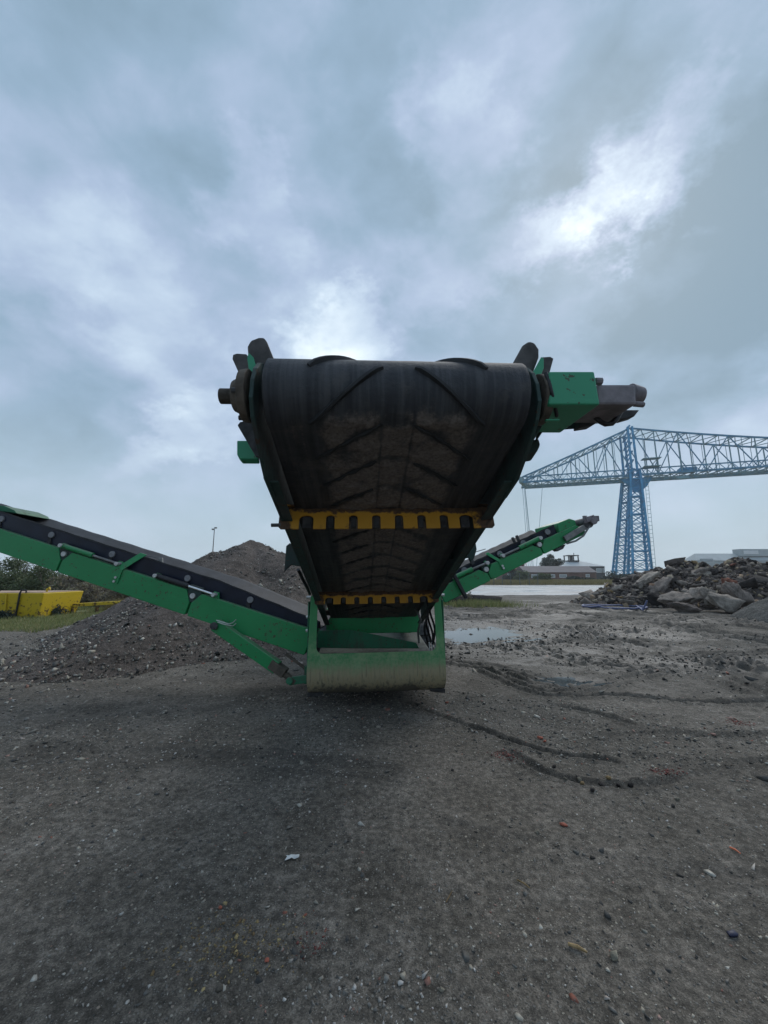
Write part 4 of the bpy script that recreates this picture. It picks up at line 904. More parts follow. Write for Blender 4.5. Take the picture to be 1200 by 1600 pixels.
# brace strut under the left conveyor with its knuckle, cable ends, wire post
sa, sbp, sc = L(337, 976, 4.98), L(434, 1043, 4.85), L(478, 1062, 4.82)
st_ = MB().bar(sa, sbp, 0.09, 0.15, (0, 0, 1)).build('brace_strut', 'green', lc, 0.008)
mb = MB(); mb.bar(L(424, 1036, 4.85), L(446, 1052, 4.83), 0.12, 0.11); mb.bar(L(440, 1050, 4.83), L(462, 1066, 4.82), 0.07, 0.06); mb.build('knuckle', 'muddy', st_, 0.01)
mb = MB(); mb.cyl(L(452, 1064, 4.75), L(452, 1064, 4.92), 0.04, n=14); mb.bar(L(452, 1064, 4.82), L(480, 1060, 4.82), 0.06, 0.09); mb.bar(L(479, 1040, 4.84), L(479, 1068, 4.84), 0.05, 0.06, (0, 1, 0)); mb.build('hinge', 'green_dirty', st_, 0.006)
MB().bar(L(447, 1022, 4.95), L(478, 1045, 4.9), 0.03, 0.03).build('latch', 'muddy', lc, 0.004)
MB().cyl(L(334, 978, 4.88), L(334, 978, 5.0), 0.045, n=16).build('strut_pin', 'iron', st_, 0.004, 40)
for k in range(2):
    MB().tube([L(338 + 2 * k, 969 + 3 * k, 4.90), L(348, 972 + 3 * k, 4.88), L(358, 975 + 2 * k, 4.88), L(364, 973 + 5 * k, 4.88), L(369, 968 + 6 * k, 4.89)], 0.006, 6).build('cable_end', 'bolt', lc, smooth=60)
pp = L(252, 888, 5.2); MB().bar(pp, L(251, 872, 5.2), 0.05, 0.04, (0, 1, 0)).build('wire_post', 'steel', lc, 0.004)
MB().tube([L(215, 868, 5.25), L(232, 869, 5.22), L(251, 872, 5.2)], 0.005, 5).build('pull_wire', 'steel', lc)
MB().plate([L(u, v, 5.4) for u, v in ((-60, 785), (6, 790), (22, 797), (26, 802), (-60, 790))], (0, 0.6, 0)).build('head_hood', 'green_dirty', lc, 0.006)

rp0 = L(690, 931, 5.4); rp1 = L(908, 827, 5.6)
RF = dict(joints=[0.32, 0.70], belt=lambda a: 0.135, belt_a=(-0.1, 0.86), idlers=[0.2, 0.45, 0.62, 0.8], cyls=[(0.72, 0.45), (0.12, 0.34)], cylmat={0.72: 'green', 0.12: 'green'}, straps=[0.42])
rc, q, hh_, d_, w_, n_, Lr = side_conveyor(rp0, rp1, 0.215, 0.175, (0, -1, 0), 1.02, RF, 'side conveyor rising to the right')
MB().plate([q(a, -0.03, b) for a, b in ((0.86, 0.06), (0.99, 0.06), (1.0, 0.15), (0.97, 0.21), (0.88, 0.22))], -w_ * 0.7).build('head_hood', 'green', rc, 0.01)
MB().bar(q(0.86, 0.03, -0.02), q(1.06, 0.03, 0.02), 0.05, 0.08, n_).build('head_rail', 'steel', rc, 0.006)
mb = MB(); mb.cyl(q(1.05, 0.06, 0.05), q(1.05, -0.9, 0.05), 0.08, n=20); mb.build('head_drum', 'iron', rc, 0, 40)
mb = MB(); mb.cyl(q(1.08, 0.1, 0.04), q(1.08, 0.03, 0.04), 0.05, n=14); mb.box(q(1.10, 0.06, 0.06), (0.09, 0.08, 0.08)); mb.bar(q(1.03, 0.05, 0.06), q(1.05, 0.05, 0.16), 0.04, 0.05); mb.bar(q(1.04, 0.05, 0.1), q(1.1, 0.05, 0.08), 0.06, 0.08, n_); mb.build('drive_motor', 'motor', rc, 0.004)
MB().tube([q(0.86, 0.03, -0.09), q(0.92, 0.04, -0.11), q(0.98, 0.05, -0.09), q(1.05, 0.05, 0.0)], 0.014, 7).build('hose', 'steel', rc, smooth=60)
MB().bar(q(0.265, -0.05, 0.2), q(0.268, -0.05, 0.34), 0.05, 0.05, d_).build('wire_post', 'iron', rc)
MB().tube([q(0.268, -0.05, 0.33), q(0.32, -0.05, 0.34), q(0.38, -0.05, 0.32)], 0.006, 5).build('pull_wire', 'steel', rc)
for a in (0.57, 0.6): MB().bar(q(a, -0.05, 0.22), q(a, -0.05, 0.31), 0.03, 0.03, d_).build('stud', 'iron', rc)
MB().plate([q(a, 0.005, b) for a, b in ((0.78, -0.1), (0.86, -0.1), (0.83, -0.14), (0.79, -0.14))], -w_ * 0.1).build('drip_lug', 'iron', rc, 0.004)
MB().bar(q(0.115, 0.05, 0.27), q(0.125, 0.05, -0.16), 0.05, 0.05, d_).build('hose_loom', 'hose', rc, 0.01)

# ------------------------------------------------------------------ transporter bridge
def m_far(name, col, rough=0.7, sc=0.4): return m_plain(name, col, rough, 0.25, sc, 0, 0)
M['bridge'] = m_far('bridge_blue', (0.045, 0.27, 0.49)); M['bridge_dull'] = m_far('bridge_blue_weathered', (0.06, 0.22, 0.36)); M['bridge_grey'] = m_far('bridge_grey_green', (0.16, 0.29, 0.33))
BR = empty('transporter_bridge', (112.5, 167, 0)); tag(BR, 'tall blue lattice steel transporter bridge on the skyline at right', 'bridge')
S_ = Vector((0.957, -0.289, 0)); Q_ = Vector((0.289, 0.957, 0))
def B(s, qv, z): return S_ * s + Q_ * qv + Vector((0, 0, z))
ZB, ZA = 46.2, 68.5
def ztop(s): return ZA - (ZA - 48.8) * (-s / 47.5) ** 0.94 if s < 0 else 68.2 - 13.6 * (1 - (1 - min(s, 80) / 80) ** 1.35)
mem = 0.42
for qv in (0.0, 12.0):
    sL = np.linspace(-47.5, 0, 7); sR = np.linspace(0, 90, 11); top = MB(); bot = MB(); ver = MB(); dia = MB()
    for arr in (sL, sR):
        for s0, s1 in zip(arr[:-1], arr[1:]):
            top.bar(B(s0, qv, ztop(s0)), B(s1, qv, ztop(s1)), 0.55, 0.7); bot.bar(B(s0, qv, ZB), B(s1, qv, ZB), 0.6, 0.8); bot.bar(B(s0, qv, ZB + 2.6), B(s1, qv, ZB + 2.6), 0.35, 0.5)
            for k in range(4):
                a = s0 + (s1 - s0) * k / 4; b_ = s0 + (s1 - s0) * (k + 1) / 4
                bot.bar(B(a, qv, ZB + (0 if k % 2 else 2.6)), B(b_, qv, ZB + (2.6 if k % 2 else 0)), 0.22)
    hg = [(s, 0.34) for s in list(sL[1:-1]) + list(sR[1:])]
    for arr, inv in ((sL, False), (sR, True)):
        mids = [(a + b_) / 2 for a, b_ in zip(arr[:-1], arr[1:])]
        hg += [(s, 0.16) for s in mids]
        for i_ in range(0, len(arr) - 1):
            a, b_ = arr[i_], arr[i_ + 1]; up = (i_ % 2 == 0) if not inv else (i_ % 2 == 1)
            if up: dia.bar(B(a, qv, ZB), B(b_, qv, ztop(b_)), 0.34)
            else: dia.bar(B(a, qv, ztop(a)), B(b_, qv, ZB), 0.34)
    tp = top.build('top_chord', 'bridge_dull', BR); bot.build('bottom_chord', 'bridge_dull', BR); dia.build('diagonals', 'bridge_dull', BR)
    for s, wv in hg: MB().bar(B(s, qv, ZB), B(s, qv, ztop(s)), wv).build('hanger', 'bridge_grey', BR)
mb = MB(); mb2 = MB()
for s in np.linspace(-47.5, 90, 48):
    mb.bar(B(s, 0, ZB - 0.3), B(s, 12, ZB - 0.3), 0.35)
for s0, s1 in zip(np.linspace(-47.5, 90, 25)[:-1], np.linspace(-47.5, 90, 25)[1:]):
    mb2.bar(B(s0, 0, ztop(s0)), B(s1, 12, ztop(s1)), 0.28); mb2.bar(B(s1, 0, ztop(s1)), B(s0, 12, ztop(s0)), 0.28); mb2.bar(B(s1, 0, ztop(s1)), B(s1, 12, ztop(s1)), 0.32)
    mb.bar(B(s0, 0, ZB - 0.4), B(s1, 12, ZB - 0.4), 0.25); mb.bar(B(s1, 0, ZB - 0.4), B(s0, 12, ZB - 0.4), 0.25)
for qv in (3.5, 8.5): mb.bar(B(-46, qv, ZB - 1.2), B(88, qv, ZB - 1.2), 0.5, 0.7)
mb.build('deck_lattice', 'bridge_grey', BR); mb2.build('top_bracing', 'bridge_grey', BR)
mb = MB(); mb.box(B(0, -1.6, 0) + Vector((0, 0, ZB - 1.5)), (1, 1, 0.2)); mb = MB()
for s0, s1 in ((-26, -3), (3, 12)):
    mb.bar(B(s0, -1.5, ZB - 1.4), B(s1, -1.5, ZB - 1.4), 1.2, 0.18); mb.bar(B(s0, -2.1, ZB - 0.3), B(s1, -2.1, ZB - 0.3), 0.1)
    for s in np.arange(s0, s1 + .1, 2.5): mb.bar(B(s, -2.1, ZB - 1.4), B(s, -2.1, ZB - 0.3), 0.1)
mb.build('walkway', 'bridge_grey', BR)
MB().bar(B(18, 3, ZB + 1.2), B(24, 3, ZB + 1.2), 4.0, 2.0).build('winch_house', 'bridge', BR, 0.1)
MB().bar(B(15.5, 1.0, ZB - 2.4), B(20, 1.0, ZB - 2.4), 2.2, 1.3).build('inspection_cradle', 'bridge_grey', BR, 0.1)
MB().bar(B(-48.5, -0.5, ZB + 1.2), B(-45, 12.5, ZB + 1.2), 1.5, 3.0).build('end_frame', 'bridge_grey', BR, 0.1)
def lattice(basec, topc, wb, wt, z0, z1, npan, name):
    """four-cornered tapering lattice leg; wb, wt = half sizes (along, across)"""
    corner = []
    for sx, sy in ((-1, -1), (1, -1), (1, 1), (-1, 1)):
        corner.append((Vector(basec) + S_ * sx * wb[0] + Q_ * sy * wb[1] + Vector((0, 0, z0)), Vector(topc) + S_ * sx * wt[0] + Q_ * sy * wt[1] + Vector((0, 0, z1))))
    leg = MB(); br = MB()
    for a, b_ in corner: leg.bar(a, b_, 0.8, 0.8, Q_)
    ts = [1 - (1 - k / npan) ** 1.0 for k in range(npan + 1)]
    for k in range(npan):
        for i_ in range(4):
            (a0, a1), (b0, b1) = corner[i_], corner[(i_ + 1) % 4]
            p00, p01 = a0.lerp(a1, ts[k]), a0.lerp(a1, ts[k + 1]); p10, p11 = b0.lerp(b1, ts[k]), b0.lerp(b1, ts[k + 1])
            br.bar(p00, p11, 0.24); br.bar(p10, p01, 0.24); br.bar(p01, p11, 0.3 if k % 2 else 0.5)
    o = leg.build(name, 'bridge', BR); br.build('bracing', 'bridge', o); return o
def bb(u, Y, Z=0.0):
    z = Y * cp + (Z - H_CAM) * sp; return Vector(((u - 600) / 600 * z, Y, 0)) - Vector((112.5, 167, 0))
lattice(bb(1001, 165), B(0, 0.3, 0), (3.6, 3.2), (1.9, 0.9), 0, ZB + 2, 12, 'tower_leg')
lattice(bb(968, 190), B(0, 12, 0), (2.6, 3.2), (1.5, 0.9), 0, ZB + 2, 12, 'tower_leg')
MB().plate([B(-6.5, -0.6, ZB - 1.5), B(6.5, -0.6, ZB - 1.5), B(4, -0.6, ZB - 5.5), B(1.2, -0.6, ZB - 8), B(-1.2, -0.6, ZB - 8), B(-3, -0.6, ZB - 5)], Q_ * 0.5).build('knee_plate', 'bridge', BR)
mb = MB()
for qv in (0, 12):
    for s in (-1.1, 1.1): mb.bar(B(s * 1.0, qv, ZB), B(s * 0.8, qv, ZA + 0.5), 0.75, 0.75, Q_)
for k in range(5):
    z0_, z1_ = ZB + 3 + k * 4.1, ZB + 7 + k * 4.1
    mb.bar(B(0, 0, z0_), B(0, 12, z1_), 0.32); mb.bar(B(0, 12, z0_), B(0, 0, z1_), 0.32); mb.bar(B(0, 0, z1_), B(0, 12, z1_), 0.5)
mb.build('mast', 'bridge', BR)
mb = MB(); mb.bar(B(3, -1, ZB + 3), B(9.5, -1, ZB + 3), 3.5, 0.3); mb.bar(B(6, -1, ZB + 3), B(9, -1, ZB + 6.5), 0.3); mb.bar(B(4, -1, ZB + 3), B(4, -1, ZB + 6.5), 0.3); mb.bar(B(9, -1, ZB + 3), B(9, -1, ZB + 6.5), 0.3); mb.bar(B(3, -1, ZB + 6.6), B(10, -1, ZB + 6.6), 3.4, 0.3); mb.build('stair_cabin', 'bridge_grey', BR)
mb = MB(); a0 = bb(1024, 160); 
for k in range(26):
    z0_, z1_ = k * 1.75, (k + 1) * 1.75; f0, f1 = k / 26, (k + 1) / 26
    p0_, p1_ = a0.lerp(B(3.8, -1.2, 0), f0), a0.lerp(B(3.8, -1.2, 0), f1)
    for sx in (-0.6, 0.6): mb.bar(p0_ + S_ * sx + Vector((0, 0, z0_)), p1_ + S_ * sx + Vector((0, 0, z1_)), 0.14)
    mb.bar(p0_ + S_ * -0.6 + Vector((0, 0, z0_)), p0_ + S_ * 0.6 + Vector((0, 0, z0_)), 0.14)
mb.build('stair', 'bridge_grey', BR)
for s, qv, u, v, Y in ((-47, 0, 829, 890, 186), (-46.5, 3, 832, 890, 186), (-46, 9, 834, 890, 188), (-47, 12, 826, 890, 186), (-38, 6, 838, 890, 186)):
    e = P(u, v, Y) - Vector((112.5, 167, 0)); MB().tube([B(s, qv, ZB), B(s, qv, ZB).lerp(e, 0.5), e], 0.1, 5).build('anchor_cable', 'bridge_grey', BR)

# ------------------------------------------------------------------ far buildings
M['brickwall'] = m_plain('red_brick', (0.17, 0.105, 0.09), 0.9, 0.2, 0.8, 0, 0); M['slate'] = m_plain('grey_slate', (0.115, 0.105, 0.115), 0.7, 0.12, 0.6, 0, 0)
M['palesheet'] = m_plain('pale_sheet', (0.42, 0.46, 0.47), 0.6, 0.08, 0.3, 0, 0); M['glassfar'] = m_plain('window_pane', (0.35, 0.38, 0.4), 0.15, 0.1, 2, 0, 0); M['whitepanel'] = m_plain('white_panel', (0.75, 0.76, 0.76), 0.5, 0.05, 1, 0, 0)
M['darkframe'] = m_plain('dark_frame', (0.06, 0.065, 0.07), 0.6, 0.1, 1, 0, 0); M['redtile'] = m_plain('red_roof_tile', (0.2, 0.09, 0.07), 0.85, 0.2, 1, 0, 0)
def house(name, u0, u1, Y, vr, depth, wallh, label, cat, wallm='brickwall', roofm='slate', gable_front=False, wins=(), hip=0.0):
    x0, x1 = P(u0, 900, Y).x, P(u1, 900, Y).x; zr = P(0.5 * (u0 + u1), vr, Y + depth / 2).z; cx = (x0 + x1) / 2; hw = (x1 - x0) / 2
    rt = empty(name, (cx, Y + depth / 2, 0)); tag(rt, label, cat); hd = depth / 2
    MB().box((0, 0, wallh / 2), (2 * hw, depth, wallh)).build('wall', wallm, rt)
    ov = 0.35
    if gable_front:
        poly = [(-hw - ov, wallh - 0.2), (0, zr), (hw + ov, wallh - 0.2), (hw + ov, wallh + 0.05), (0, zr + 0.25), (-hw - ov, wallh + 0.05)]
        MB().plate([(x, -hd - ov, z) for x, z in poly], (0, depth + 2 * ov, 0)).build('roof', roofm, rt); MB().plate([(-hw, -hd + 0.01, wallh), (hw, -hd + 0.01, wallh), (0, -hd + 0.01, zr)], (0, depth - 0.02, 0)).build('gable', wallm, rt)
    else:
        e = hip; MB().add([(-hw - ov, -hd - ov, wallh), (hw + ov, -hd - ov, wallh), (hw + ov, hd + ov, wallh), (-hw - ov, hd + ov, wallh), (-hw + e - ov, 0, zr), (hw - e + ov, 0, zr)], [(0, 1, 5, 4), (1, 2, 5), (2, 3, 4, 5), (3, 0, 4), (3, 2, 1, 0)]).build('roof', roofm, rt)
    for xa, w, za, h in wins:
        wo = MB().box((xa * hw, -hd - 0.03, za), (w, 0.1, h)).build('window', 'whitepanel', rt); MB().box((xa * hw, -hd - 0.09, za), (w - 0.25, 0.06, h - 0.25)).build('pane', 'glassfar', wo)
    return rt
house('brick_hall', 822, 932, 118, 884.5, 10, 2.6, 'long low red brick hall with a grey slate roof beyond the yard', 'building', wins=[(-0.75, 2.2, 1.5, 1.0), (-0.28, 2.2, 1.5, 1.0), (0.05, 2.2, 1.5, 1.0), (0.75, 1.2, 1.6, 0.9)])
pv = house('pavilion', 878, 946, 150, 876, 14, 5.2, 'dark pavilion with a wide pale hipped roof and lantern behind the brick hall', 'pavilion', 'darkframe', 'palesheet', hip=7, wins=[(0.75, 2.5, 3.6, 1.6), (0.92, 1.2, 3.6, 1.6)])
zr = P(905, 876, 157).z - 0.4
mb = MB(); w = 1.9
for sx in (-1, 1):
    for sy in (-1, 1): mb.bar((sx * w - 0.9, sy * w, zr - 1.0), (sx * w - 0.9, sy * w, zr + 2.6), 0.35)
for z in (zr + 0.3, zr + 2.4):
    mb.box((-0.9, 0, z), (2 * w + 0.6, 2 * w + 0.6, 0.3))
mb.bar((-0.9, 0, zr + 0.3), (-0.9, 0, zr + 2.4), 0.9); mb.bar((0.3, 0, zr + 2.4), (0.3, 0, zr + 3.5), 0.2); mb.build('lantern', 'darkframe', pv)
h1_ = house('brick_house', 786, 806, 122, 882, 8, 3.0, 'small red brick house with a front gable, leftmost beyond the yard', 'house', gable_front=True, roofm='redtile', wins=[(0.0, 1.2, 2.0, 1.2)])
h2_ = house('brick_house', 806, 826, 128, 883, 8, 3.2, 'brick house with a chimney beside the long brick hall', 'house', gable_front=True, roofm='redtile', wins=[(0.1, 1.2, 1.8, 1.2)])
MB().box((2.1, 0.5, 5.6), (0.7, 0.7, 3.0)).build('chimney', 'brickwall', h2_)
sh = house('industrial_shed', 1092, 1230, 170, 865, 8, 8.2, 'pale industrial shed whose roof shows above the rubble heap', 'shed', 'palesheet', 'palesheet', hip=3, wins=[(-0.78, 6, 8.3, 1.6)])
zz = P(1184, 857, 168).z; sx_ = P(1184, 857, 168).x - sh.location.x
MB().box((sx_ + 6, -1, zz - 1.6), (22, 4, 3.2)).build('roof_box', 'palesheet', sh, 0.1); MB().box((sx_ - 0.5, -3.1, zz - 1.5), (6.5, 0.25, 1.6)).build('roof_panel', 'whitepanel', sh)
# lamp mast behind the gravel heap
lp = P(335, 827, 80); lm = empty('lamp_mast', (lp.x, lp.y, 0)); tag(lm, 'slim grey floodlight mast rising behind the gravel heap', 'lamp mast')
MB().cyl((0, 0, 0), (0, 0, lp.z), 0.14, 0.08, 10).build('mast', 'steel', lm, smooth=40)
for sx in (-1, 1): MB().box((sx * 0.25, 0, lp.z + 0.15 + 0.15 * sx), (0.5, 0.35, 0.28)).build('lamp_head', 'steel', lm, 0.02)
rm = P(820, 872, 140); rmo = empty('radio_mast', (rm.x, rm.y, 0)); tag(rmo, 'thin reddish lattice mast far behind the right side conveyor', 'mast'); mb = MB()
for sx in (-0.5, 0.5): mb.bar((sx, 0, 0), (sx * 0.6, 0, rm.z), 0.14)
for k in range(9): mb.bar((-0.5, 0, rm.z * k / 9), (0.45, 0, rm.z * (k + 1) / 9), 0.1)
mb.build('lattice', m_plain('mast_red', (0.4, 0.2, 0.18), 0.7, 0.1, 1, 0, 0), rmo)
# fence beyond the wet yard
M['fence'] = m_plain('fence_steel', (0.1, 0.12, 0.115), 0.6, 0.2, 3, 0, 0)
fe = empty('mesh_fence', (20, 66, 0)); tag(fe, 'dark mesh fence along the far side of the wet yard', 'fence'); 
xs = np.linspace(-9, 6, 11)
for x in xs: MB().bar((x, 0.2 * math.sin(x), 0), (x, 0.2 * math.sin(x), 2.0), 0.09).build('post', 'fence', fe)
mb = MB()
for z in np.linspace(0.2, 1.9, 8): mb.bar((-9, 0, z), (6, 0, z), 0.018)
for x in np.arange(-9, 6, 0.35): mb.bar((x, 0, 0.1), (x, 0, 1.95), 0.014)
mb.build('mesh', 'fence', fe)

# ------------------------------------------------------------------ vegetation
M['leaf_green'] = m_island('leaf_green', [(0, (0.075, 0.105, 0.055)), (0.5, (0.115, 0.15, 0.075)), (1, (0.18, 0.2, 0.11))], 0.8, 3, 0, trans=0.25)
M['leaf_brown'] = m_island('leaf_brown', [(0, (0.12, 0.105, 0.085)), (0.5, (0.21, 0.185, 0.145)), (0.85, (0.25, 0.235, 0.14)), (1, (0.32, 0.25, 0.15))], 0.85, 3, 0, trans=0.2)
M['leaf_rust'] = m_island('leaf_rust', [(0, (0.14, 0.06, 0.04)), (1, (0.26, 0.14, 0.09))], 0.85, 3, 0, trans=0.2)
M['leaf_dark'] = m_island('leaf_dark', [(0, (0.03, 0.045, 0.04)), (1, (0.07, 0.095, 0.075))], 0.85, 3, 0, trans=0.2)
M['dry_grass'] = m_island('dry_grass', [(0, (0.17, 0.15, 0.075)), (0.5, (0.25, 0.21, 0.11)), (1, (0.2, 0.19, 0.08))], 0.9, 3, 0, trans=0.3)
M['green_grass'] = m_island('green_grass', [(0, (0.15, 0.19, 0.07)), (0.6, (0.24, 0.26, 0.11)), (1, (0.34, 0.3, 0.15))], 0.9, 3, 0, trans=0.3)
M['twig'] = m_plain('twig_bark', (0.09, 0.075, 0.062), 0.9, 0.3, 3, 0, 0)
def leaf_mesh(name, pts, size, rng, mat, parent=None, upr=0.0):
    n = len(pts); a = rng.normal(size=(n, 3)); a[:, 2] += upr; a /= np.linalg.norm(a, axis=1, keepdims=True); b = np.cross(a, rng.normal(size=(n, 3))); b /= np.linalg.norm(b, axis=1, keepdims=True)
    sz = (size * rng.uniform(0.6, 1.4, n))[:, None]
    V = np.stack([pts - a * sz, pts + b * sz * 0.45, pts + a * sz, pts - b * sz * 0.45], 1).reshape(-1, 3)
    return link(name, np_mesh(name, V, np.arange(n * 4).reshape(-1, 4)), mat, parent)
def crown_pts(rng, n, r, clumps=14, full=False):
    c = rng.normal(size=(clumps, 3)); c /= np.linalg.norm(c, axis=1, keepdims=True); c *= rng.uniform(0.35, 0.85, (clumps, 1)); c[:, 2] = c[:, 2] if full else np.abs(c[:, 2]) * 1.1 - 0.1
    k = rng.integers(0, clumps, n); p = rng.normal(size=(n, 3)); p /= np.linalg.norm(p, axis=1, keepdims=True)
    return (c[k] + p * (rng.random((n, 1)) ** 0.4) * rng.uniform(0.22, 0.4, clumps)[k][:, None]) * np.array(r)
def stems(rng, parent, h, n, spread, r0, name='stem', twigs=3):
    mb = MB()
    for i_ in range(n):
        a = rng.uniform(0, 6.28); p = [Vector((0.1 * math.cos(a), 0.1 * math.sin(a), -0.05))]; dv = Vector((math.cos(a) * spread, math.sin(a) * spread, 1)).normalized()
        for k in range(4): p.append(p[-1] + (dv + Vector(rng.normal(0, 0.2, 3))).normalized() * h / 4)
        mb.tube(p, [r0, r0 * .8, r0 * .6, r0 * .4, r0 * .15], 5)
        for k in range(twigs):
            s0 = p[rng.integers(1, 4)]; e = s0 + (dv + Vector(rng.normal(0, 0.7, 3))).normalized() * h * rng.uniform(0.2, 0.4); mb.tube([s0, s0.lerp(e, 0.5) + Vector(rng.normal(0, 0.03, 3)), e], [r0 * .4, r0 * .3, r0 * .12], 4)
    return mb.build(name, 'twig', parent)
def shrub(x, y, r, n, size, mat, label, seed, cat='shrub', name='shrub', z=0.0, upr=0.0, ns=6, group=None):
    rng = np.random.default_rng(seed); o = empty(name, (x, y, z)); tag(o, label, cat, group)
    p = crown_pts(rng, n, r); p[:, 2] += r[2] * 0.25; p = p[p[:, 2] > 0.0]; leaf_mesh('crown', p, size, rng, mat, o, upr); stems(rng, o, r[2] * 1.1, ns, 0.6, 0.03 + r[2] * 0.008); return o
gS = 'shrubs of the hedge behind the yellow tank'
for u, Y, r, mat, lab, sd_ in [(-45, 23, (3.4, 2, 2.2), 'leaf_green', 'green hedge shrub, leftmost above the yellow tank at the picture edge', 1), (30, 24, (3.2, 2, 2.2), 'leaf_green', 'broad green hedge shrub directly behind the yellow tank', 2), (85, 23, (2.6, 2, 2.05), 'leaf_green', 'green shrub above the right end of the yellow tank', 3), (135, 22, (2.6, 1.8, 1.7), 'leaf_brown', 'brown leafless bramble right of the yellow tank', 4), (180, 21, (2.4, 1.8, 1.35), 'leaf_brown', 'brown bramble behind the low yellow rail', 5), (228, 20, (2.4, 1.6, 1.2), 'leaf_brown', 'brown bramble where the hedge meets the gravel heap', 6)]:
    p = P(u, 900, Y); shrub(p.x, p.y, r, 7000, 0.075, mat, lab, sd_, group=gS)
p = P(278, 900, 24); shrub(p.x, p.y, (1.8, 1.4, 1.7), 2500, 0.06, 'leaf_rust', 'rust coloured shrub peeping over the gravel heap', 9, ns=12)
for u, lab, sd_ in ((10, 'bare twiggy sapling above the hedge, at the left picture edge', 21), (62, 'bare twiggy sapling above the hedge, under the left conveyor joint', 22)):
    p = P(u, 900, 26); o = empty('bare_tree', (p.x, p.y, 0)); tag(o, lab, 'tree'); rng = np.random.default_rng(sd_); stems(rng, o, 3.1, 22, 0.55, 0.03, 'branches', 7); MB().cyl((0, 0, -0.1), (0, 0, 0.9), 0.1, 0.06, 8).build('trunk', 'twig', o)
for u, v, r, lab, sd_ in ((28, 964, (0.55, 0.4, 0.5), 'small dark weed bush in front of the yellow tank, nearest the strap', 31), (60, 963, (0.5, 0.4, 0.4), 'low dark weed bush before the middle of the yellow tank', 32), (84, 962, (0.45, 0.35, 0.45), 'dark weed bush at the right corner of the yellow tank', 33), (5, 968, (0.3, 0.3, 0.3), 'tiny weed tuft at the left picture edge below the tank', 34)):
    x, y = G(u, v); shrub(x, y, r, 900, 0.045, 'leaf_dark', lab, sd_, 'weed', 'weed_bush')
# tree by the hall: trunk, limbs and crown
p = P(862, 900, 136); rng = np.random.default_rng(41); o = empty('broadleaf_tree', (p.x, p.y, 0)); tag(o, 'dark round-headed tree rising over the roof of the brick hall', 'tree')
cpnt = crown_pts(rng, 8000, (3.9, 3.8, 3.6), 26, True); cpnt[:, 2] += 5.2; leaf_mesh('crown', cpnt, 0.28, rng, 'leaf_dark', o); stems(rng, o, 5, 6, 0.4, 0.14, 'limb'); MB().cyl((0, 0, -0.1), (0, 0, 3), 0.3, 0.18, 10).build('trunk', 'twig', o)
for u, Y, r, lab, sd_ in ((800, 105, (3.5, 2, 3.2), 'grey green bush in front of the small brick houses', 51), (815, 100, (2.5, 2, 2.6), 'olive bush left of the long brick hall', 52), (848, 104, (3, 2, 1.9), 'low hedge bush before the long brick hall', 53), (905, 108, (5, 2, 1.4), 'low flat bush before the right end of the brick hall', 54), (958, 112, (5, 2, 2.1), 'grey bush at the foot of the blue bridge tower', 55), (985, 112, (5, 2, 2.0), 'grey bush between the bridge tower and the rubble heap', 56)):
    p = P(u, 900, Y); shrub(p.x, p.y, r, 2500, 0.2, 'leaf_dark' if sd_ in (51, 55, 56, 54) else 'leaf_green', lab, sd_)
def blades(name, pts, h, rng, mat, label=None, cat=None, wd=0.012):
    n = len(pts); a = rng.uniform(0, 6.28, n); hh2 = h * rng.uniform(0.5, 1.4, n); lean = rng.normal(0, 0.35, (n, 2)) * hh2[:, None]; dx_ = np.column_stack([np.cos(a), np.sin(a), np.zeros(n)]) * (wd * rng.uniform(0.6, 1.5, n))[:, None]
    tip = pts + np.column_stack([lean, hh2]); V = np.stack([pts - dx_, pts + dx_, tip], 1).reshape(-1, 3)
    return tag(link(name, np_mesh(name, V, np.arange(3 * n).reshape(-1, 3)), mat), label, cat, None, 'stuff')
M['verge'] = m_heap('verge_soil', [(0.3, (0.12, 0.14, 0.06)), (0.5, (0.18, 0.19, 0.085)), (0.7, (0.22, 0.2, 0.11))], 8, 0.97)
M['field'] = m_heap('field_soil', [(0.3, (0.15, 0.135, 0.07)), (0.5, (0.2, 0.175, 0.09)), (0.7, (0.23, 0.2, 0.11))], 2, 0.99)
drape('grass_verge', [(-40, 11.5), (-16, 11.2), (-10.4, 11.4), (-8.9, 12.8), (-9.5, 15), (-10, 20), (-8, 30), (-40, 36)], 'verge', (0.12, 0.12), 0.008, 0.7, 0.9)
rng = np.random.default_rng(61); q = rng.uniform((-24, 10.6), (-8.4, 23), (60000, 2)); k = (fbm(q[:, 0] * 0.5, q[:, 1] * 0.9, 3) > -0.28) & (q[:, 1] > 10.9 + 0.5 * pn(q[:, 0], q[:, 1] * 0)) & ((q[:, 0] < -9.4) | (q[:, 1] > 14)) & (q[:, 0] < -7.6 - 0.15 * (q[:, 1] - 10)); q = q[k]
blades('verge_grass', np.column_stack([q, ground_h(q[:, 0], q[:, 1])]), 0.11, rng, 'green_grass', 'short green verge grass in front of the yellow tank', 'grass')
q = rng.uniform((-12.2, 16.9), (-8.6, 21), (5000, 2)); blades('tall_grass', np.column_stack([q, np.full(len(q), 0.03)]), 0.42, rng, 'dry_grass', 'tall straw coloured grass behind the yellow tank and rail', 'grass')
sheet('field', [(2, 66.5), (80, 66.5), (140, 110), (140, 260), (-40, 260), (-10, 110)], 'field', 0.035)
q = rng.uniform((8, 67), (62, 112), (40000, 2)); blades('field_grass', np.column_stack([q, np.full(len(q), 0.03)]), 0.55, rng, 'dry_grass', 'strip of dry yellow grass between the wet yard and the brick hall', 'grass', 0.06)
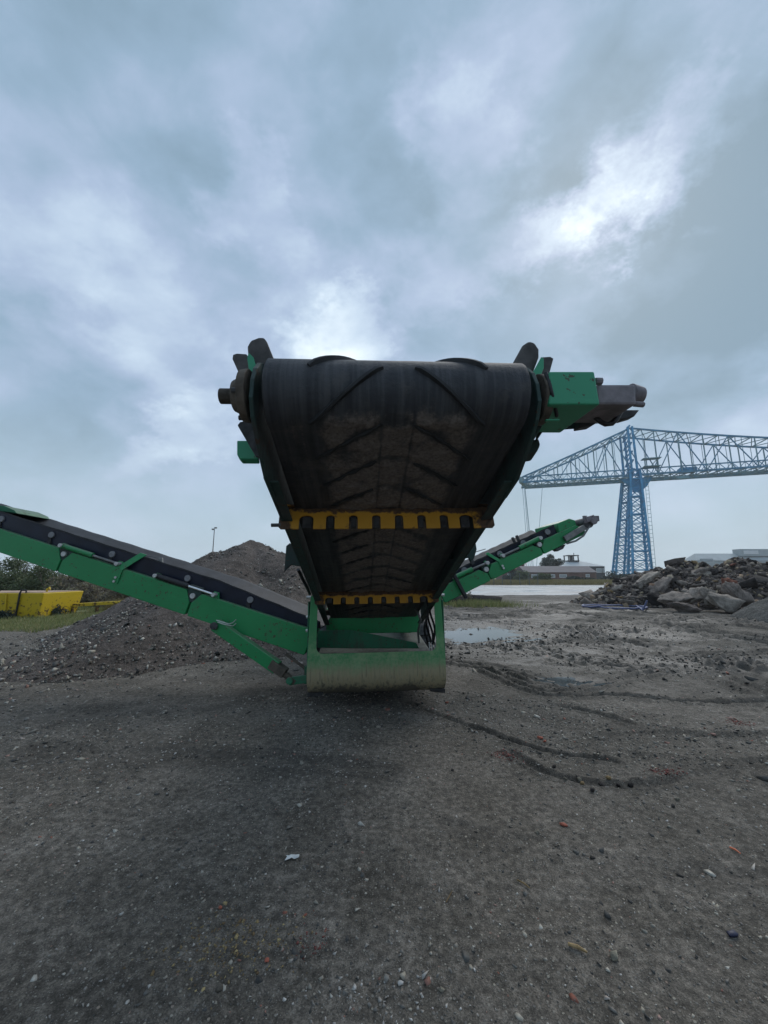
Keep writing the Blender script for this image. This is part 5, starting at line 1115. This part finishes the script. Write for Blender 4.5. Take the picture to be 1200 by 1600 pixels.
# concrete blocks with weeds right of the machine
for u, v, w, lab in ((750, 944, 1.25, 'low mossy concrete block with weeds, right of the machine'), (712, 946, 0.8, 'smaller concrete block half hidden behind the green guard post')):
    x, y = G(u, v); V, F = rock(700 + u, (w, 0.35, 0.3), 40, 0.97); o = link('concrete_block', np_mesh('concrete_block', V, F), 'asphalt'); o.location = (x, y, 0.22); tag(o, lab, 'concrete block')
x, y = G(738, 947); rng = np.random.default_rng(71); q = np.column_stack([rng.normal(x, 1.1, 3000), rng.normal(y - 0.1, 0.5, 3000)]); blades('weeds', np.column_stack([q, np.zeros(len(q))]), 0.3, rng, 'green_grass', 'clump of yellowing weeds round the concrete blocks', 'weeds', 0.012)
x, y = G(727, 946); shrub(x, y, (0.55, 0.3, 0.75), 700, 0.05, 'leaf_brown', 'dry upright weed growing beside the concrete block', 72, 'weed', 'weed_bush')

# ------------------------------------------------------------------ yellow tank and rail on the verge
M['tankyellow'] = m_yellow('tank_yellow', 0.2, (0.68, 0.47, 0.012)); M['tanktop'] = m_plain('tank_top_rusty_pink', (0.4, 0.28, 0.2), 0.8, 0.25, 3)
x0, y0 = G(52, 967); x1 = P(-190, 950, y0).x; zt_ = P(52, 927, y0).z
tk = empty('yellow_tank', ((x0 + x1) / 2, y0 + 1.1, 0)); TD = 2.1; tk.rotation_euler.z = R(4); tag(tk, 'yellow steel tank with sloping ends standing in the grass', 'tank'); hw = (x0 - x1) / 2
o = MB().hexa([(-hw + 0.3, -1.0, 0.0), (hw - 0.14, -1.0, 0.0), (hw - 0.14, TD - 1.2, 0.0), (-hw + 0.3, TD - 1.2, 0.0), (-hw, -1.1, zt_), (hw, -1.1, zt_), (hw, TD - 1.1, zt_), (-hw, TD - 1.1, zt_)]).build('shell', 'tankyellow', tk, 0.03); attr(o.data, 'rust', [0.0 if v.co.z > 0.3 else 0.35 for v in o.data.vertices])
MB().box((0, TD / 2 - 1.1, zt_ + 0.012), (2 * hw - 0.15, TD - 0.15, 0.02)).build('top_plate', 'tanktop', tk, 0.005); MB().cyl((-0.1, 0.1, zt_ + 0.02), (-0.1, 0.1, zt_ + 0.05), 0.3, n=20).build('hatch', 'muddy', tk, 0.01)
for xx, zz in ((hw * 0.55, 0), (-hw * 0.3, 0)): MB().bar((xx, -1.06, 0.1), (xx, -1.12, zt_), 0.05, 0.03).build('seam', 'tankyellow', tk)
xs_ = P(22, 940, y0).x - tk.location.x; MB().tube([(xs_ - 0.12, -1.04, 0.05), (xs_, -1.15, zt_), (xs_ + 0.02, -1.13, zt_ + 0.1), (xs_ + 0.16, -1.1, zt_ + 0.1), (xs_ + 0.17, -1.1, zt_ + 0.02)], 0.03, 8).build('strap', 'black', tk, smooth=50)
xs_ = hw - 0.35; MB().tube([(xs_, -0.5, zt_), (xs_, -0.5, zt_ + 0.12), (xs_ + 0.08, -0.5, zt_ + 0.18), (xs_ + 0.1, -0.5, zt_ + 0.1)], 0.035, 8).build('lifting_eye', 'tankyellow', tk, smooth=50)
pa, pb = P(109, 946, 15.9), P(194, 941, 16.6); rl = empty('yellow_rail', (pa.x, pa.y, 0)); tag(rl, 'low yellow steel rail on short legs right of the tank', 'rail')
dv = pb - pa; 
for off, h in ((0, 0), (0.5, 0.02)): o = MB().bar((0, off, pa.z), (dv.x, dv.y + off, pb.z), 0.1, 0.12).build('bar', 'tankyellow', rl, 0.01); attr(o.data, 'rust', [0.3] * 8)
for f in (0.05, 0.5, 0.95): o = MB().bar((dv.x * f, dv.y * f, 0), (dv.x * f, dv.y * f, pa.z - 0.06), 0.09).build('leg', 'tankyellow', rl); attr(o.data, 'rust', [0.6] * 8)

# ------------------------------------------------------------------ loose stones and litter on the yard
rng = np.random.default_rng(81)
def yard_points(n, rmin, rmax, amax=50):
    a = np.radians(rng.uniform(-amax, amax, n)); r = np.sqrt(rng.uniform(rmin ** 2, rmax ** 2, n)); return np.column_stack([r * np.sin(a), r * np.cos(a)])
def put(name, mat, q, size, label, bury=0.25):
    z = ground_h(q[:, 0], q[:, 1]); return tag(scatter(name, mat, np.column_stack([q, z + size * (0.3 - bury)]), size, PEBS, rng, 0.35), label, 'stones')
q = np.concatenate([yard_points(26000, 1.2, 5.5), yard_points(16000, 5, 14)]); k = rng.random(len(q)) < np.clip(0.5 + 0.9 * fbm(q[:, 0] * 0.9, q[:, 1] * 0.9, 3), 0.06, 1); q = q[k]
put('grit', 'chips', q, rng.lognormal(-5.05, 0.55, len(q)) * np.clip(np.hypot(q[:, 0], q[:, 1]) / 4, 0.8, 2.2), 'mixed grit and pebbles strewn over the dark yard')
q = np.concatenate([yard_points(11000, 1.2, 4.5), yard_points(9000, 4, 13)]); k = rng.random(len(q)) < np.clip(0.35 + 1.3 * fbm(q[:, 0] * 1.3 + 9, q[:, 1] * 1.3, 3), 0.08, 1); q = q[k]
put('pale_chips', 'chips_light', q, rng.lognormal(-5.3, 0.5, len(q)) * np.clip(np.hypot(q[:, 0], q[:, 1]) / 4, 0.7, 2.2), 'pale stone chips strewn over the dark yard')
cl_ = []
for p_, w, d in RUTS:
    n = int(14 * np.sum(np.linalg.norm(np.diff(p_, axis=0), axis=1)) * (0.12 / w) ** 0.5); t_ = rng.uniform(0, len(p_) - 1.001, min(n, 900)); i_ = t_.astype(int); base = p_[i_] + (p_[i_ + 1] - p_[i_]) * (t_ - i_)[:, None]; cl_.append(base + rng.normal(0, w * 1.6, base.shape))
q = np.concatenate(cl_); put('clods', 'clods', q, rng.lognormal(-4.6, 0.5, len(q)) * np.clip(np.hypot(q[:, 0], q[:, 1]) / 5, 0.7, 2), 'dark mud clods along the wheel ruts')
x, y = G(735, 1165); q = rng.normal(0, 1, (900, 2)) * np.array([0.75, 0.32]) + np.array(G(900, 1160)); put('rut_gravel', 'chips', q, rng.lognormal(-4.8, 0.5, len(q)), 'patch of loose gravel beside the rut right of the machine')
q = rng.normal(0, 1, (260, 2)) * np.array([0.16, 0.12]) + np.array(G(600, 1560)); put('chip_patch', 'chips_light', q, rng.lognormal(-5.2, 0.45, len(q)), 'small patch of pale chips at the bottom centre')
q = rng.normal(0, 1, (400, 2)) * np.array([0.14, 0.08]) + np.array(G(360, 1475))
M['sandy'] = m_island('sandy_chips', [(0, (0.12, 0.08, 0.05)), (0.6, (0.22, 0.16, 0.08)), (1, (0.4, 0.32, 0.16))], 0.9, 60, 0.2, 0.003); put('sandy_patch', 'sandy', q, rng.lognormal(-5.3, 0.4, len(q)), 'ochre patch of sandy chips in the left foreground')
M['redcrumb'] = m_island('brick_crumbs', [(0, (0.1, 0.04, 0.035)), (0.6, (0.2, 0.07, 0.06)), (1, (0.3, 0.12, 0.1))], 0.9, 60, 0.2, 0.003)
for (u, v, n, s1, s2, lab) in ((791, 1181, 260, 0.06, 0.045, 'crushed red brick smear beside the rut right of the machine'), (1040, 1207, 160, 0.07, 0.04, 'faint red brick crumbs at the right beyond the stone row'), (1153, 1129, 160, 0.07, 0.05, 'red brick crumbs far right below the long rut'), (486, 1478, 40, 0.05, 0.035, 'red brick crumbs in the centre foreground')):
    q = rng.normal(0, 1, (n, 2)) * np.array([s1, s2]) + np.array(G(u, v)); put('brick_crumbs', 'redcrumb', q, rng.lognormal(-5.2, 0.5, len(q)), lab)
def single(name, u, v, dims, rot, mat, label, cat, seed, sink=0.35, group=None):
    x, y = G(u, v); V, F = rock(seed, dims, 22, 0.6); o = link(name, np_mesh(name, V, F), mat); o.location = (x, y, gz1(x, y) + dims[2] * (1 - sink)); o.rotation_euler = tuple(R(a) for a in rot); return tag(o, label, cat, group)
for i_, (u, v, s, mat, lab) in enumerate([(884, 1225, 0.016, 'stone', 'pale grey stone, leftmost of the stone row at the rut'), (905, 1219, 0.022, 'stone', 'white-topped stone second from the left in the rut row'), (910, 1231, 0.017, 'timber', 'ochre stone just below the white-topped one in the rut row'), (926, 1242, 0.021, 'asphalt', 'dark stone lying nearest the viewer below the stone row'), (940, 1226, 0.026, 'asphalt', 'dark lump in the middle of the stone row'), (951, 1221, 0.022, 'timber', 'cream stone on top of the middle of the stone row'), (966, 1226, 0.02, 'asphalt', 'dark stone right of the cream one in the row'), (985, 1225, 0.024, 'asphalt', 'dark lump at the right end of the stone row'), (866, 1202, 0.02, 'asphalt', 'round black stone above the left end of the stone row'), (1052, 1263, 0.015, 'asphalt', 'black stone on the right below a grey chip'), (1058, 1252, 0.018, 'stone', 'flat grey chip lying right of the stone row'), (707, 1204, 0.014, 'asphalt', 'small dark stone left of the red brick smear'), (840, 1306, 0.016, 'stone', 'pale square stone left of the orange tile shard'), (960, 1495, 0.02, 'stone', 'grey pebble in the lower right foreground'), (690, 1548, 0.013, 'stone', 'pale pebble at the bottom centre right'), (604, 1533, 0.013, 'chips_light', 'white stone at the bottom centre, upper of two'), (626, 1540, 0.012, 'chips_light', 'white oval stone at the bottom centre, right of two'), (343, 1545, 0.016, 'stone', 'bluish flat stone in the bottom left foreground')]):
    single('stone', u, v, (s, s * 0.8, s * 0.6), (rng.normal(0, 12), rng.normal(0, 12), rng.uniform(0, 360)), mat, lab, 'stone', 900 + i_, group='single stones on the yard')
M['tile'] = m_plain('terracotta', (0.36, 0.11, 0.07), 0.8, 0.25, 20); M['orange'] = m_plain('orange_plastic', (0.62, 0.16, 0.07), 0.5, 0.1, 20); M['rag'] = m_plain('white_plastic', (0.62, 0.62, 0.6), 0.6, 0.12, 20)
single('tile_shard', 881, 1292, (0.026, 0.011, 0.008), (8, 5, -28), 'tile', 'orange terracotta shard lying alone right of centre', 'tile shard', 941, 0.1)
single('tile_shard', 844, 1155, (0.03, 0.02, 0.013), (0, 5, -20), 'tile', 'pinkish brick shard lying on the rut right of the machine', 'brick shard', 942, 0.1)
single('tile_shard', 851, 1160, (0.016, 0.014, 0.01), (0, 5, 40), 'tile', 'small brick shard just right of the pinkish one', 'brick shard', 943, 0.1)
single('tile_shard', 344, 1419, (0.009, 0.008, 0.006), (0, 5, 40), 'tile', 'tiny red brick bit in the left foreground', 'brick shard', 944, 0.1)
single('tile_shard', 417, 1504, (0.01, 0.008, 0.006), (0, 5, 10), 'tile', 'dull red brick bit right of the ochre patch', 'brick shard', 945, 0.1)
single('blue_scrap', 1144, 1459, (0.026, 0.016, 0.008), (5, 0, 20), m_plain('navy_scrap', (0.02, 0.022, 0.05), 0.5), 'dark blue scrap on the lower right ground', 'scrap', 946, 0.1)
def stick(u0, v0, u1, v1, r, mat, lab, cat, name):
    a, b_ = G(u0, v0), G(u1, v1); pa, pb = Vector((*a, gz1(*a) + r * 1.6)), Vector((*b_, gz1(*b_) + r * 1.6))
    tag(MB().tube([pa, pa.lerp(pb, 0.5) + Vector((0.003, 0.002, 0.002)), pb], [r * .8, r, r * .5], 7).build(name, mat, smooth=60), lab, cat)
stick(1141, 1330, 1158, 1340, 0.005, 'orange', 'thin orange plastic stick on the right foreground', 'plastic stick', 'plastic_stick')
stick(888, 1482, 918, 1492, 0.007, 'timber', 'short splinter of wood in the lower right foreground', 'splinter', 'wood_splinter')
stick(697, 1412, 707, 1396, 0.003, 'timber', 'thin straw coloured twig near the bottom centre', 'twig', 'twig')
stick(808, 1377, 828, 1390, 0.004, 'timber', 'brown twig right of centre in the foreground', 'twig', 'twig')
rng2 = np.random.default_rng(5); mb = MB(); x, y = G(455, 1340); n = 14
ring = [(x + 0.036 * math.cos(a) * rr, y + 0.02 * math.sin(a) * rr, gz1(x, y) + 0.006 + rng2.uniform(0, 0.012)) for a, rr in zip(np.linspace(0, 6.28, n, endpoint=False), rng2.uniform(0.55, 1.35, n))]
mb.add(ring + [(x, y, gz1(x, y) + 0.016)], [(i_, (i_ + 1) % n, n) for i_ in range(n)]); o = mb.build('plastic_scrap', 'rag'); so2 = o.modifiers.new('thickness', 'SOLIDIFY'); so2.thickness = 0.002
tag(o, 'crumpled white plastic scrap on the ground left of centre', 'plastic scrap')

# ------------------------------------------------------------------ damp air over the whole place
hz_m = bpy.data.materials.new('damp_air'); hz_m.use_nodes = True; hn = hz_m.node_tree; hn.nodes.clear()
ho = hn.nodes.new('ShaderNodeOutputMaterial'); hv = hn.nodes.new('ShaderNodeVolumePrincipled'); hn.links.new(hv.outputs[0], ho.inputs['Volume'])
hv.inputs['Color'].default_value = (0.97, 0.985, 1.0, 1); hv.inputs['Density'].default_value = 0.00042; hv.inputs['Anisotropy'].default_value = 0.2
tag(MB().box((0, 0, 44), (2700, 2700, 90)).build('haze', hz_m), kind='stuff')
